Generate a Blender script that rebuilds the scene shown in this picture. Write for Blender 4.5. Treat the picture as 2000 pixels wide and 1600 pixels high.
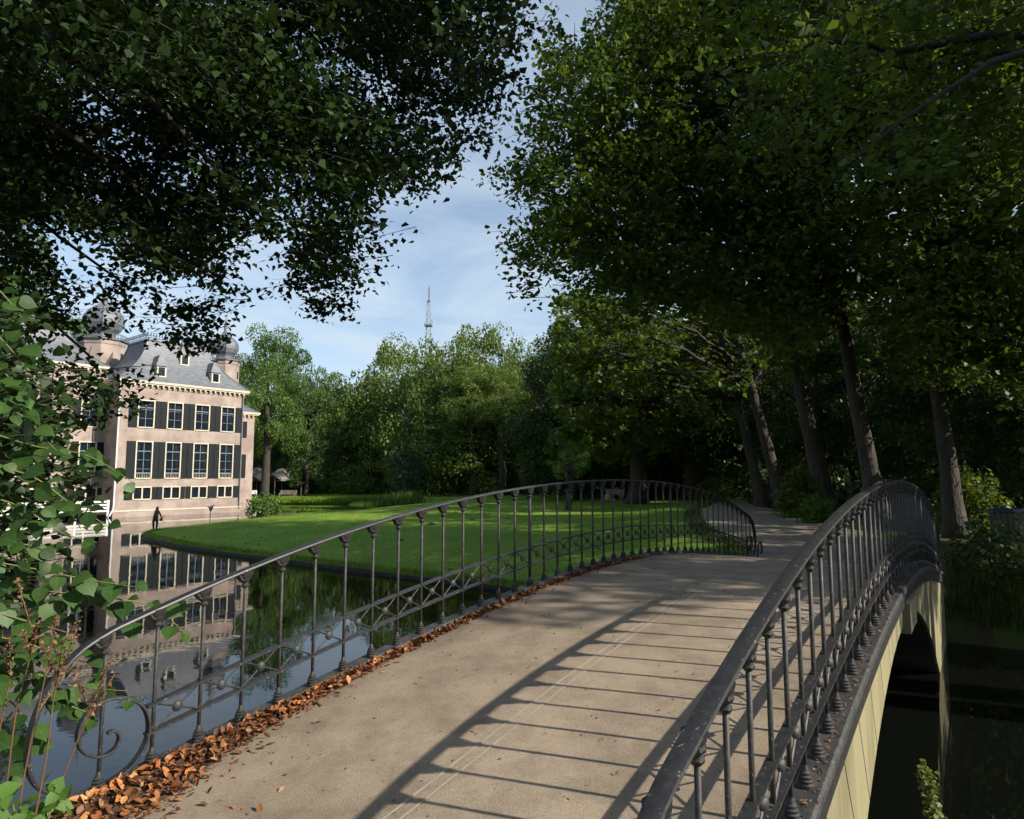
import bpy, math, random
import numpy as np
from mathutils import Vector, Matrix
R = math.radians
for o in list(bpy.data.objects): bpy.data.objects.remove(o)
C = bpy.context.scene.collection
scene = bpy.context.scene

# ------------------------------------------------------------------ camera
ZC = 3.10                      # eye height above the water (z = 0)
FPX = 1302.0                   # focal length for a picture 2000 wide
PITCH = 0.0985
cam_d = bpy.data.cameras.new('camera'); cam = bpy.data.objects.new('camera', cam_d); C.objects.link(cam)
cam.location = (0, 0, ZC); cam.rotation_euler = (math.pi/2 + PITCH, 0, 0)
cam_d.sensor_width = 36; cam_d.lens = 36*FPX/2000; cam_d.clip_start = 0.05; cam_d.clip_end = 3000
scene.camera = cam
scene.render.resolution_x = 1024; scene.render.resolution_y = 819
scene.render.engine = 'CYCLES'
scene.cycles.use_denoising = True
scene.cycles.max_bounces = 4; scene.cycles.diffuse_bounces = 2; scene.cycles.glossy_bounces = 3
scene.cycles.use_adaptive_sampling = True; scene.cycles.adaptive_threshold = 0.05
scene.cycles.transmission_bounces = 4; scene.cycles.caustics_reflective = False; scene.cycles.caustics_refractive = False
scene.cycles.sample_clamp_indirect = 6
# ------------------------------------------------------------------ sun and sky
SUN_AZ, SUN_EL = R(112.5), R(30)
sunvec = Vector((math.sin(SUN_AZ)*math.cos(SUN_EL), math.cos(SUN_AZ)*math.cos(SUN_EL), math.sin(SUN_EL)))
sd = bpy.data.lights.new('sun', 'SUN'); sd.energy = 4.3; sd.angle = R(0.53); sd.color = (1.0, 0.93, 0.82)
sun = bpy.data.objects.new('sun', sd); C.objects.link(sun); sun.location = (30, -15, 40)
sun.rotation_euler = sunvec.to_track_quat('Z', 'Y').to_euler()
world = bpy.data.worlds.new('World'); scene.world = world; world.use_nodes = True
wt = world.node_tree; wt.nodes.clear()
def wn(t, **k):
    n = wt.nodes.new(t)
    for a, v in k.items(): setattr(n, a, v)
    return n
sky = wn('ShaderNodeTexSky', sky_type='NISHITA', sun_disc=False, sun_elevation=SUN_EL, sun_rotation=SUN_AZ)
sky.air_density = 1.0; sky.dust_density = 0.6; sky.ozone_density = 1.5
tc = wn('ShaderNodeTexCoord'); sep = wn('ShaderNodeSeparateXYZ')
wt.links.new(tc.outputs['Generated'], sep.inputs[0])
def wm(op, a, b):
    n = wn('ShaderNodeMath', operation=op)
    for i, v in enumerate((a, b)):
        if isinstance(v, (int, float)): n.inputs[i].default_value = v
        else: wt.links.new(v, n.inputs[i])
    return n.outputs[0]
zz = wm('ADD', wm('MAXIMUM', sep.outputs[2], 0.0), 0.12)
comb = wn('ShaderNodeCombineXYZ')
wt.links.new(wm('DIVIDE', sep.outputs[0], zz), comb.inputs[0]); wt.links.new(wm('DIVIDE', sep.outputs[1], zz), comb.inputs[1])
nz = wn('ShaderNodeTexNoise'); nz.inputs['Scale'].default_value = 1.25; nz.inputs['Detail'].default_value = 7; nz.inputs['Roughness'].default_value = 0.58; nz.inputs['Distortion'].default_value = 0.5
wt.links.new(comb.outputs[0], nz.inputs['Vector'])
rp = wn('ShaderNodeValToRGB'); rp.color_ramp.elements[0].position = 0.40; rp.color_ramp.elements[1].position = 0.60
rp.color_ramp.elements[0].color = (0.30, 0.30, 0.30, 1); rp.color_ramp.elements[1].color = (0.97, 0.97, 0.97, 1)
wt.links.new(nz.outputs[0], rp.inputs[0])
mx = wn('ShaderNodeMix', data_type='RGBA'); mx.inputs['B'].default_value = (3.9, 4.65, 5.35, 1)
wt.links.new(wm('MULTIPLY', rp.outputs[0], wm('SUBTRACT', 1.0, wm('MULTIPLY', wm('MAXIMUM', sep.outputs[2], 0.0), 0.75))), mx.inputs['Factor']); wt.links.new(sky.outputs[0], mx.inputs['A'])
bg = wn('ShaderNodeBackground'); bg.inputs[1].default_value = 0.10
wt.links.new(mx.outputs['Result'], bg.inputs[0])
wo = wn('ShaderNodeOutputWorld'); wt.links.new(bg.outputs[0], wo.inputs[0])
# ------------------------------------------------------------------ exposure
scene.view_settings.view_transform = 'Standard'; scene.view_settings.look = 'None'
scene.view_settings.exposure = 0.80; scene.view_settings.gamma = 1.0

# ================================================================== helpers
def px(x, y, d):
    """a point that lies at forward distance d (metres) in the direction of photo pixel x, y"""
    u = (x-1000)/FPX; v = -(y-800)/FPX; c, s = math.cos(PITCH), math.sin(PITCH)
    k = d/(c - v*s)
    return np.array([u*k, d, ZC + (s + v*c)*k])
PSI = 0.61547; SP, CP = math.sin(PSI), math.cos(PSI)
def br(a, lat, z=0.0):         # bridge frame (metres along, metres to the right) -> world
    return np.array([a*SP + lat*CP, a*CP - lat*SP, z])
def to_br(x, y): return x*SP + y*CP, x*CP - y*SP
SN = 0.29; A0 = 21.416
def an(n): return (A0+n)*SN
def zb(n):
    m = (np.clip(n, -15, 29)-7.)/22
    z = ZC + SN*(-3.8498 - 2.842*m*m + .6668*m**4)
    ex = np.maximum(np.maximum(-15-n, n-29), 0)
    return z - 0.10*(1-np.exp(-ex*0.4))
def zt(n):
    m = (n-7.)/22
    return ZC + SN*(-.2613 - 2.0546*m*m - .798*m**4)
LATL, LATR = -4.15, -0.80

class MB:
    def __init__(s): s.v = []; s.f = []; s.m = []
    def add(s, vs, fs):
        b = len(s.v); s.v += [tuple(map(float, p)) for p in vs]; s.f += [tuple(i+b for i in f) for f in fs]; return s
    def box(s, x0, x1, y0, y1, z0, z1):
        return s.add([(x0,y0,z0),(x1,y0,z0),(x1,y1,z0),(x0,y1,z0),(x0,y0,z1),(x1,y0,z1),(x1,y1,z1),(x0,y1,z1)],
                     [(0,3,2,1),(4,5,6,7),(0,1,5,4),(1,2,6,5),(2,3,7,6),(3,0,4,7)])
    def hexa(s, p):            # 8 corners, bottom ring then top ring
        return s.add(p, [(0,3,2,1),(4,5,6,7),(0,1,5,4),(1,2,6,5),(2,3,7,6),(3,0,4,7)])
    def tube(s, pts, rad, k=6, cap=True):
        P = np.array(pts, float); n = len(P); rad = np.broadcast_to(np.array(rad, float), (n,))
        T = np.gradient(P, axis=0); T /= np.linalg.norm(T, axis=1)[:, None]+1e-9
        up = np.array([0, 0, 1.]) if abs(T[0][2]) < .9 else np.array([1., 0, 0])
        N = np.cross(T[0], up); N /= np.linalg.norm(N)
        vs = []; an_ = np.arange(k)*2*np.pi/k
        for i in range(n):
            N = N - T[i]*(N@T[i]); N /= np.linalg.norm(N)+1e-9; B = np.cross(T[i], N)
            for a in an_: vs.append(P[i] + rad[i]*(math.cos(a)*N + math.sin(a)*B))
        fs = [(i*k+j, i*k+(j+1) % k, (i+1)*k+(j+1) % k, (i+1)*k+j) for i in range(n-1) for j in range(k)]
        if cap: fs += [tuple(range(k))[::-1], tuple((n-1)*k+j for j in range(k))]
        return s.add(vs, fs)
    def lathe(s, prof, k=8, c=(0, 0, 0), cap=True, ph=0.):
        n = len(prof); vs = [(c[0]+r*math.cos(ph+2*math.pi*j/k), c[1]+r*math.sin(ph+2*math.pi*j/k), c[2]+z) for r, z in prof for j in range(k)]
        fs = [(i*k+j, i*k+(j+1) % k, (i+1)*k+(j+1) % k, (i+1)*k+j) for i in range(n-1) for j in range(k)]
        if cap: fs += [tuple(range(k))[::-1], tuple((n-1)*k+j for j in range(k))]
        return s.add(vs, fs)
    def sweep(s, pts, prof, side):   # profile (lateral, vertical) carried along pts, lateral axis = side
        P = np.array(pts, float); n = len(P); k = len(prof); sdv = np.array(side, float)
        T = np.gradient(P, axis=0); T /= np.linalg.norm(T, axis=1)[:, None]+1e-9; vs = []
        for i in range(n):
            U = np.cross(sdv, T[i]); U /= np.linalg.norm(U)
            for l, h in prof: vs.append(P[i] + sdv*l + U*h)
        fs = [(i*k+j, i*k+(j+1) % k, (i+1)*k+(j+1) % k, (i+1)*k+j) for i in range(n-1) for j in range(k)]
        fs += [tuple(range(k))[::-1], tuple((n-1)*k+j for j in range(k))]
        return s.add(vs, fs)
    def mesh(s, name, smooth=False):
        me = bpy.data.meshes.new(name); me.from_pydata(s.v, [], s.f)
        if smooth: me.polygons.foreach_set('use_smooth', [True]*len(me.polygons))
        me.update(); return me
    def build(s, name, mat, parent=None, smooth=False):
        return put(name, s.mesh(name, smooth), mat, parent)
def put(name, me, mat=None, parent=None, loc=None):
    o = bpy.data.objects.new(name, me); C.objects.link(o)
    if mat is not None and len(me.materials) == 0: me.materials.append(mat)
    if parent is not None: o.parent = parent
    if loc is not None: o.location = loc
    return o
def npmesh(name, V, F):        # V (n,3); F (m,k) all faces with the same corner count
    me = bpy.data.meshes.new(name); V = np.asarray(V, np.float32); F = np.asarray(F, np.int32)
    me.vertices.add(len(V)); me.vertices.foreach_set('co', V.ravel())
    me.loops.add(F.size); me.loops.foreach_set('vertex_index', F.ravel())
    me.polygons.add(len(F)); me.polygons.foreach_set('loop_start', np.arange(0, F.size, F.shape[1], dtype=np.int32))
    me.polygons.foreach_set('loop_total', np.full(len(F), F.shape[1], np.int32))
    me.update(calc_edges=True); return me
def tag(o, label, cat, group=None):
    o['label'] = label; o['category'] = cat
    if group: o['group'] = group
    return o
def thing(name, label, cat, loc=(0, 0, 0), rz=0., group=None):
    o = bpy.data.objects.new(name, None); C.objects.link(o); o.location = loc; o.rotation_euler = (0, 0, rz)
    return tag(o, label, cat, group)
def struct(o): o['kind'] = 'structure'; return o
def stuff(o): o['kind'] = 'stuff'; return o
def copy_tree(o, parent=None):
    c = o.copy(); C.objects.link(c); c.parent = parent
    for ch in o.children: copy_tree(ch, c)
    return c

# ------------------------------------------------------------------ materials
def mat(name, col, col2=None, rough=.7, scale=6., bump=0., bscale=None, spec=.5, metal=0., detail=6, lo=.35, hi=.65, coord='Object', dist=.02, stretch=None, speck=0):
    m = bpy.data.materials.new(name); m.use_nodes = True; t = m.node_tree; b = t.nodes['Principled BSDF']
    b.inputs['Roughness'].default_value = rough; b.inputs['Specular IOR Level'].default_value = spec; b.inputs['Metallic'].default_value = metal
    b.inputs['Base Color'].default_value = (*col, 1)
    tcn = t.nodes.new('ShaderNodeTexCoord'); vec = tcn.outputs[coord]
    if stretch:
        mp = t.nodes.new('ShaderNodeMapping'); mp.inputs['Scale'].default_value = stretch; t.links.new(vec, mp.inputs[0]); vec = mp.outputs[0]
    if col2 is not None:
        n = t.nodes.new('ShaderNodeTexNoise'); n.inputs['Scale'].default_value = scale; n.inputs['Detail'].default_value = detail; n.inputs['Roughness'].default_value = .6
        r = t.nodes.new('ShaderNodeValToRGB'); r.color_ramp.elements[0].position = lo; r.color_ramp.elements[1].position = hi
        r.color_ramp.elements[0].color = (*col, 1); r.color_ramp.elements[1].color = (*col2, 1)
        t.links.new(vec, n.inputs['Vector']); t.links.new(n.outputs[0], r.inputs[0]); t.links.new(r.outputs[0], b.inputs['Base Color'])
    if speck:
        n5 = t.nodes.new('ShaderNodeTexNoise'); n5.inputs['Scale'].default_value = speck; n5.inputs['Detail'].default_value = 2; t.links.new(vec, n5.inputs['Vector'])
        r5 = t.nodes.new('ShaderNodeValToRGB'); r5.color_ramp.elements[0].position = .66; r5.color_ramp.elements[1].position = .72; t.links.new(n5.outputs[0], r5.inputs[0])
        m5 = t.nodes.new('ShaderNodeMix'); m5.data_type = 'RGBA'; m5.inputs['B'].default_value = (.17, .155, .13, 1); src = b.inputs['Base Color'].links[0].from_socket
        t.links.new(r5.outputs[0], m5.inputs['Factor']); t.links.new(src, m5.inputs['A']); t.links.new(m5.outputs['Result'], b.inputs['Base Color'])
    if bump:
        n2 = t.nodes.new('ShaderNodeTexNoise'); n2.inputs['Scale'].default_value = bscale or scale*4; n2.inputs['Detail'].default_value = 5
        bp = t.nodes.new('ShaderNodeBump'); bp.inputs['Strength'].default_value = bump; bp.inputs['Distance'].default_value = dist
        t.links.new(vec, n2.inputs['Vector']); t.links.new(n2.outputs[0], bp.inputs['Height']); t.links.new(bp.outputs[0], b.inputs['Normal'])
    return m
def leafmat(name, c1, c2, c3=None, trans=.35, rough=.5, spec=.35):
    m = bpy.data.materials.new(name); m.use_nodes = True; t = m.node_tree; b = t.nodes['Principled BSDF']; out = t.nodes['Material Output']
    g = t.nodes.new('ShaderNodeNewGeometry'); r = t.nodes.new('ShaderNodeValToRGB')
    r.color_ramp.elements[0].color = (*c1, 1); r.color_ramp.elements[1].color = (*c2, 1)
    if c3: e = r.color_ramp.elements.new(.93); e.color = (*c2, 1); r.color_ramp.elements[-1].color = (*c3, 1)
    t.links.new(g.outputs['Random Per Island'], r.inputs[0])
    n = t.nodes.new('ShaderNodeTexNoise'); n.inputs['Scale'].default_value = .45; tcn = t.nodes.new('ShaderNodeTexCoord'); t.links.new(tcn.outputs['Object'], n.inputs['Vector'])
    hs = t.nodes.new('ShaderNodeHueSaturation'); mr = t.nodes.new('ShaderNodeMapRange'); mr.inputs[1].default_value = .3; mr.inputs[2].default_value = .7; mr.inputs[3].default_value = .72; mr.inputs[4].default_value = 1.28
    t.links.new(n.outputs[0], mr.inputs[0]); t.links.new(mr.outputs[0], hs.inputs['Value']); t.links.new(r.outputs[0], hs.inputs['Color'])
    t.links.new(hs.outputs[0], b.inputs['Base Color']); b.inputs['Roughness'].default_value = rough; b.inputs['Specular IOR Level'].default_value = spec
    tr = t.nodes.new('ShaderNodeBsdfTranslucent'); hs2 = t.nodes.new('ShaderNodeHueSaturation'); hs2.inputs['Hue'].default_value = .47; hs2.inputs['Value'].default_value = 1.5; hs2.inputs['Saturation'].default_value = 1.1
    t.links.new(hs.outputs[0], hs2.inputs['Color']); t.links.new(hs2.outputs[0], tr.inputs[0])
    ms = t.nodes.new('ShaderNodeMixShader'); ms.inputs[0].default_value = trans
    t.links.new(b.outputs[0], ms.inputs[1]); t.links.new(tr.outputs[0], ms.inputs[2]); t.links.new(ms.outputs[0], out.inputs[0])
    return m
M = {}
M['linden'] = leafmat('linden_leaf', (.015, .036, .008), (.030, .062, .013), trans=.18)
M['sprout'] = leafmat('sprout_leaf', (.060, .125, .022), (.105, .185, .042), trans=.34)
M['oak'] = leafmat('oak_leaf', (.045, .090, .014), (.095, .155, .026), (.15, .16, .035), trans=.35)
M['oak2'] = leafmat('oak_leaf_light', (.055, .10, .014), (.11, .165, .028), (.16, .16, .04), trans=.35)
M['beech'] = leafmat('beech_leaf', (.070, .135, .026), (.145, .205, .042), (.25, .235, .065), trans=.40)
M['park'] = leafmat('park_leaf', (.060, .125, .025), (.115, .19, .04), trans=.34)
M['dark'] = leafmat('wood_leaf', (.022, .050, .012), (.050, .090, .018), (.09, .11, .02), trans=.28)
M['copper'] = leafmat('copper_leaf', (.045, .022, .022), (.075, .04, .034), trans=.2)
M['bright'] = leafmat('bright_leaf', (.065, .145, .022), (.10, .20, .03), trans=.32)
M['yellowish'] = leafmat('yellowish_leaf', (.10, .14, .025), (.19, .20, .035), trans=.3)
M['yew'] = leafmat('yew_leaf', (.018, .04, .018), (.03, .06, .022), trans=.1)
M['blade'] = leafmat('grass_blade', (.095, .195, .014), (.165, .265, .028), (.23, .22, .06), trans=.3)
M['wildblade'] = leafmat('wild_grass_blade', (.05, .085, .016), (.10, .13, .026), (.22, .19, .08), trans=.3)
M['fallen'] = leafmat('fallen_leaf', (.16, .055, .018), (.36, .14, .035), (.42, .25, .10), trans=.08, rough=.6)
M['litter'] = leafmat('litter_leaf', (.07, .032, .016), (.24, .09, .03), (.30, .17, .08), trans=.05, rough=.7)
M['dryweed'] = leafmat('dry_weed', (.10, .05, .022), (.22, .12, .05), trans=.1)
M['bark'] = mat('oak_bark', (.028, .023, .017), (.070, .058, .042), rough=.9, scale=9, bump=1.0, bscale=22, dist=.06, stretch=(1, 1, .22))
M['limb'] = mat('limb_bark', (.020, .017, .013), (.045, .038, .028), rough=.9, scale=14, bump=.4, bscale=40)
M['iron'] = mat('painted_iron', (.016, .016, .0175), (.030, .029, .028), rough=.48, scale=30, bump=.12, bscale=90, spec=.5, dist=.003, speck=60)
M['rod'] = mat('weathered_iron', (.020, .019, .0185), (.055, .050, .044), rough=.6, scale=26, bump=.25, bscale=120, dist=.004, lo=.42, hi=.72, speck=75)
M['ledge'] = mat('ledge_iron', (.032, .032, .033), (.085, .080, .062), rough=.6, scale=11, bump=.25, bscale=70, dist=.006, lo=.45, hi=.75, speck=50)
M['stucco'] = mat('cream_stucco', (.135, .118, .060), (.265, .232, .125), rough=.8, scale=3.0, bump=.10, bscale=60, dist=.006, stretch=(1, 1, .14), lo=.28, hi=.56)
M['vault'] = mat('vault_brick', (.03, .027, .022), (.055, .05, .04), rough=.9, scale=7, bump=.4)
M['joint'] = mat('arch_joint', (.10, .085, .05), (.15, .13, .08), rough=.9)
M['soil'] = mat('soil', (.035, .028, .018), (.07, .055, .035), rough=.95, scale=9, bump=.8, bscale=40)
M['timber'] = mat('wet_timber', (.018, .015, .011), (.045, .038, .026), rough=.75, scale=5, bump=.5, bscale=30)
M['white'] = mat('white_paint', (.70, .68, .62), (.78, .76, .72), rough=.5, scale=4)
M['cream'] = mat('cream_paint', (.50, .44, .32), (.60, .535, .40), rough=.5, scale=4)
M['shutter'] = mat('shutter_green', (.006, .0095, .011), (.011, .016, .018), rough=.6, scale=8, spec=.2)
M['slate'] = mat('slate', (.10, .108, .122), (.165, .173, .188), rough=.55, scale=2.4, bump=.5, bscale=16, stretch=(1, 1, 2.5))
M['lead'] = mat('lead', (.105, .115, .13), (.17, .18, .195), rough=.45, scale=3)
M['bronze'] = mat('dark_bronze', (.014, .014, .013), (.035, .036, .032), rough=.4, scale=15)
M['wood'] = mat('grey_wood', (.17, .14, .105), (.27, .23, .18), rough=.8, scale=6, stretch=(1, 1, .2))
M['tent'] = mat('taupe_canvas', (.17, .145, .135), (.23, .20, .185), rough=.8, scale=1.5)
M['oldwood'] = mat('weathered_slat', (.05, .042, .033), (.09, .078, .06), rough=.85, scale=6, stretch=(1, 1, .2))
M['blue'] = mat('blue_lid', (.02, .028, .06), (.03, .04, .08), rough=.5, scale=6)
M['steel'] = mat('mast_steel', (.15, .17, .21), (.22, .24, .28), rough=.6, scale=2)
M['curtain'] = mat('curtain', (.55, .50, .40), (.66, .60, .49), rough=.8, scale=9)
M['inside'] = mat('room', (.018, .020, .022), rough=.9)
M['pale'] = mat('pale_cloth', (.42, .41, .38), (.55, .53, .49), rough=.8)
M['tan'] = mat('tan_cloth', (.38, .25, .13), (.45, .32, .18), rough=.8)
M['stem'] = mat('green_stem', (.10, .14, .035), (.17, .15, .05), rough=.6, scale=20)
def glass_mat():
    m = bpy.data.materials.new('window_glass'); m.use_nodes = True; b = m.node_tree.nodes['Principled BSDF']
    b.inputs['Base Color'].default_value = (.012, .022, .034, 1); b.inputs['Roughness'].default_value = .06; b.inputs['Specular IOR Level'].default_value = .8
    b.inputs['Alpha'].default_value = .62
    return m
M['glass'] = glass_mat()
def brick_mat():
    m = mat('pale_brick', (.255, .200, .170), (.355, .288, .250), rough=.85, scale=.8, coord='Object', lo=.40, hi=.60); t = m.node_tree; b = t.nodes['Principled BSDF']
    ramp = b.inputs['Base Color'].links[0].from_socket
    tcn = t.nodes.new('ShaderNodeTexCoord'); mp = t.nodes.new('ShaderNodeMapping'); t.links.new(tcn.outputs['Object'], mp.inputs[0]); mp.inputs['Rotation'].default_value = (R(90), 0, 0)
    bk = t.nodes.new('ShaderNodeTexBrick'); t.links.new(mp.outputs[0], bk.inputs['Vector']); bk.inputs['Scale'].default_value = 1.
    bk.inputs['Brick Width'].default_value = .23; bk.inputs['Row Height'].default_value = .065; bk.inputs['Mortar Size'].default_value = .008
    bk.inputs['Color1'].default_value = (.9, .9, .9, 1); bk.inputs['Color2'].default_value = (1.1, 1.06, 1.04, 1); bk.inputs['Mortar'].default_value = (1.15, 1.15, 1.12, 1)
    mu = t.nodes.new('ShaderNodeMix'); mu.data_type = 'RGBA'; mu.blend_type = 'MULTIPLY'; mu.inputs['Factor'].default_value = 1
    t.links.new(ramp, mu.inputs['A']); t.links.new(bk.outputs[0], mu.inputs['B']); t.links.new(mu.outputs['Result'], b.inputs['Base Color'])
    return m
M['brick'] = brick_mat()
def deck_mat():
    m = mat('resin_gravel', (.275, .214, .148), (.338, .266, .188), rough=.9, scale=.9, bump=.55, bscale=230, dist=.006); t = m.node_tree; b = t.nodes['Principled BSDF']
    ramp = b.inputs['Base Color'].links[0].from_socket; tcn = t.nodes.new('ShaderNodeTexCoord')
    v = t.nodes.new('ShaderNodeTexNoise'); v.inputs['Scale'].default_value = 160; v.inputs['Detail'].default_value = 3; t.links.new(tcn.outputs['Object'], v.inputs['Vector'])
    r2 = t.nodes.new('ShaderNodeValToRGB'); r2.color_ramp.elements[0].position = .30; r2.color_ramp.elements[1].position = .72
    r2.color_ramp.elements[0].color = (.62, .60, .58, 1); r2.color_ramp.elements[1].color = (1.35, 1.34, 1.32, 1); t.links.new(v.outputs[0], r2.inputs[0])
    st = t.nodes.new('ShaderNodeTexNoise'); st.inputs['Scale'].default_value = 2.6; st.inputs['Detail'].default_value = 8; st.inputs['Roughness'].default_value = .7; t.links.new(tcn.outputs['Object'], st.inputs['Vector'])
    r3 = t.nodes.new('ShaderNodeValToRGB'); r3.color_ramp.elements[0].position = .36; r3.color_ramp.elements[1].position = .58
    r3.color_ramp.elements[0].color = (.70, .70, .69, 1); r3.color_ramp.elements[1].color = (1.06, 1.06, 1.06, 1); t.links.new(st.outputs[0], r3.inputs[0])
    cur = ramp
    for r in (r2, r3):
        mu = t.nodes.new('ShaderNodeMix'); mu.data_type = 'RGBA'; mu.blend_type = 'MULTIPLY'; mu.inputs['Factor'].default_value = 1
        t.links.new(cur, mu.inputs['A']); t.links.new(r.outputs[0], mu.inputs['B']); cur = mu.outputs['Result']
    ed = t.nodes.new('ShaderNodeAttribute'); ed.attribute_name = 'edge'; n6 = t.nodes.new('ShaderNodeTexNoise'); n6.inputs['Scale'].default_value = 7; n6.inputs['Detail'].default_value = 6; t.links.new(tcn.outputs['Object'], n6.inputs['Vector'])
    mm = t.nodes.new('ShaderNodeMath'); mm.operation = 'MULTIPLY'; t.links.new(ed.outputs['Fac'], mm.inputs[0]); t.links.new(n6.outputs[0], mm.inputs[1])
    m7 = t.nodes.new('ShaderNodeMath'); m7.operation = 'MULTIPLY'; m7.use_clamp = True; m7.inputs[1].default_value = 1.8; t.links.new(mm.outputs[0], m7.inputs[0])
    mu = t.nodes.new('ShaderNodeMix'); mu.data_type = 'RGBA'; mu.inputs['B'].default_value = (.085, .062, .038, 1); t.links.new(m7.outputs[0], mu.inputs['Factor']); t.links.new(cur, mu.inputs['A']); cur = mu.outputs['Result']
    t.links.new(cur, b.inputs['Base Color']); return m
M['deck'] = deck_mat()
M['seam'] = mat('pale_seam', (.33, .28, .20), (.38, .33, .24), rough=.9, scale=8, bump=.4, bscale=150, dist=.004)
M['gravel'] = mat('path_gravel', (.19, .150, .108), (.29, .235, .175), rough=.95, scale=2.2, bump=.6, bscale=90, dist=.01)
def ground_mat():
    m = mat('lawn_grass', (.105, .215, .016), (.165, .285, .030), rough=.9, scale=.55, bump=.35, bscale=26, dist=.05, spec=.15); t = m.node_tree; b = t.nodes['Principled BSDF']
    ramp = b.inputs['Base Color'].links[0].from_socket; tcn = t.nodes.new('ShaderNodeTexCoord')
    v = t.nodes.new('ShaderNodeTexNoise'); v.inputs['Scale'].default_value = 9; v.inputs['Detail'].default_value = 8; t.links.new(tcn.outputs['Object'], v.inputs['Vector'])
    r2 = t.nodes.new('ShaderNodeValToRGB'); r2.color_ramp.elements[0].position = .3; r2.color_ramp.elements[1].position = .7
    r2.color_ramp.elements[0].color = (.62, .68, .6, 1); r2.color_ramp.elements[1].color = (1.25, 1.2, 1.2, 1); t.links.new(v.outputs[0], r2.inputs[0])
    mu = t.nodes.new('ShaderNodeMix'); mu.data_type = 'RGBA'; mu.blend_type = 'MULTIPLY'; mu.inputs['Factor'].default_value = 1
    t.links.new(ramp, mu.inputs['A']); t.links.new(r2.outputs[0], mu.inputs['B'])
    n4 = t.nodes.new('ShaderNodeTexNoise'); n4.inputs['Scale'].default_value = .16; n4.inputs['Detail'].default_value = 6; n4.inputs['Roughness'].default_value = .65; t.links.new(tcn.outputs['Object'], n4.inputs['Vector'])
    r4 = t.nodes.new('ShaderNodeValToRGB'); r4.color_ramp.elements[0].position = .40; r4.color_ramp.elements[1].position = .66; r4.color_ramp.elements[0].color = (0, 0, 0, 1); r4.color_ramp.elements[1].color = (.5, .5, .5, 1); t.links.new(n4.outputs[0], r4.inputs[0])
    m4 = t.nodes.new('ShaderNodeMix'); m4.data_type = 'RGBA'; m4.inputs['B'].default_value = (.20, .225, .04, 1); t.links.new(r4.outputs[0], m4.inputs['Factor']); t.links.new(mu.outputs['Result'], m4.inputs['A']); mu = m4
    at = t.nodes.new('ShaderNodeAttribute'); at.attribute_name = 'wild'
    n3 = t.nodes.new('ShaderNodeTexNoise'); n3.inputs['Scale'].default_value = 1.7; n3.inputs['Detail'].default_value = 7; t.links.new(tcn.outputs['Object'], n3.inputs['Vector'])
    r3 = t.nodes.new('ShaderNodeValToRGB'); r3.color_ramp.elements[0].position = .38; r3.color_ramp.elements[1].position = .62
    r3.color_ramp.elements[0].color = (.055, .042, .024, 1); r3.color_ramp.elements[1].color = (.05, .085, .016, 1); t.links.new(n3.outputs[0], r3.inputs[0])
    m2 = t.nodes.new('ShaderNodeMix'); m2.data_type = 'RGBA'; t.links.new(at.outputs['Fac'], m2.inputs['Factor']); t.links.new(mu.outputs['Result'], m2.inputs['A']); t.links.new(r3.outputs[0], m2.inputs['B'])
    t.links.new(m2.outputs['Result'], b.inputs['Base Color']); return m
M['ground'] = ground_mat()
def water_mat():
    m = bpy.data.materials.new('moat_water'); m.use_nodes = True; t = m.node_tree; b = t.nodes['Principled BSDF']
    b.inputs['Base Color'].default_value = (.004, .005, .0035, 1); b.inputs['Roughness'].default_value = .012; b.inputs['IOR'].default_value = 1.45
    tcn = t.nodes.new('ShaderNodeTexCoord'); n = t.nodes.new('ShaderNodeTexNoise'); n.inputs['Scale'].default_value = 1.1; n.inputs['Detail'].default_value = 4; n.inputs['Distortion'].default_value = .6
    t.links.new(tcn.outputs['Object'], n.inputs['Vector'])
    n2 = t.nodes.new('ShaderNodeTexNoise'); n2.inputs['Scale'].default_value = 7; n2.inputs['Detail'].default_value = 3; t.links.new(tcn.outputs['Object'], n2.inputs['Vector'])
    ad = t.nodes.new('ShaderNodeMath'); ad.operation = 'MULTIPLY_ADD'; ad.inputs[1].default_value = .12; t.links.new(n2.outputs[0], ad.inputs[0]); t.links.new(n.outputs[0], ad.inputs[2])
    bp = t.nodes.new('ShaderNodeBump'); bp.inputs['Strength'].default_value = .055; bp.inputs['Distance'].default_value = .05
    t.links.new(ad.outputs[0], bp.inputs['Height']); t.links.new(bp.outputs[0], b.inputs['Normal']); return m
M['water'] = water_mat()

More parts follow.
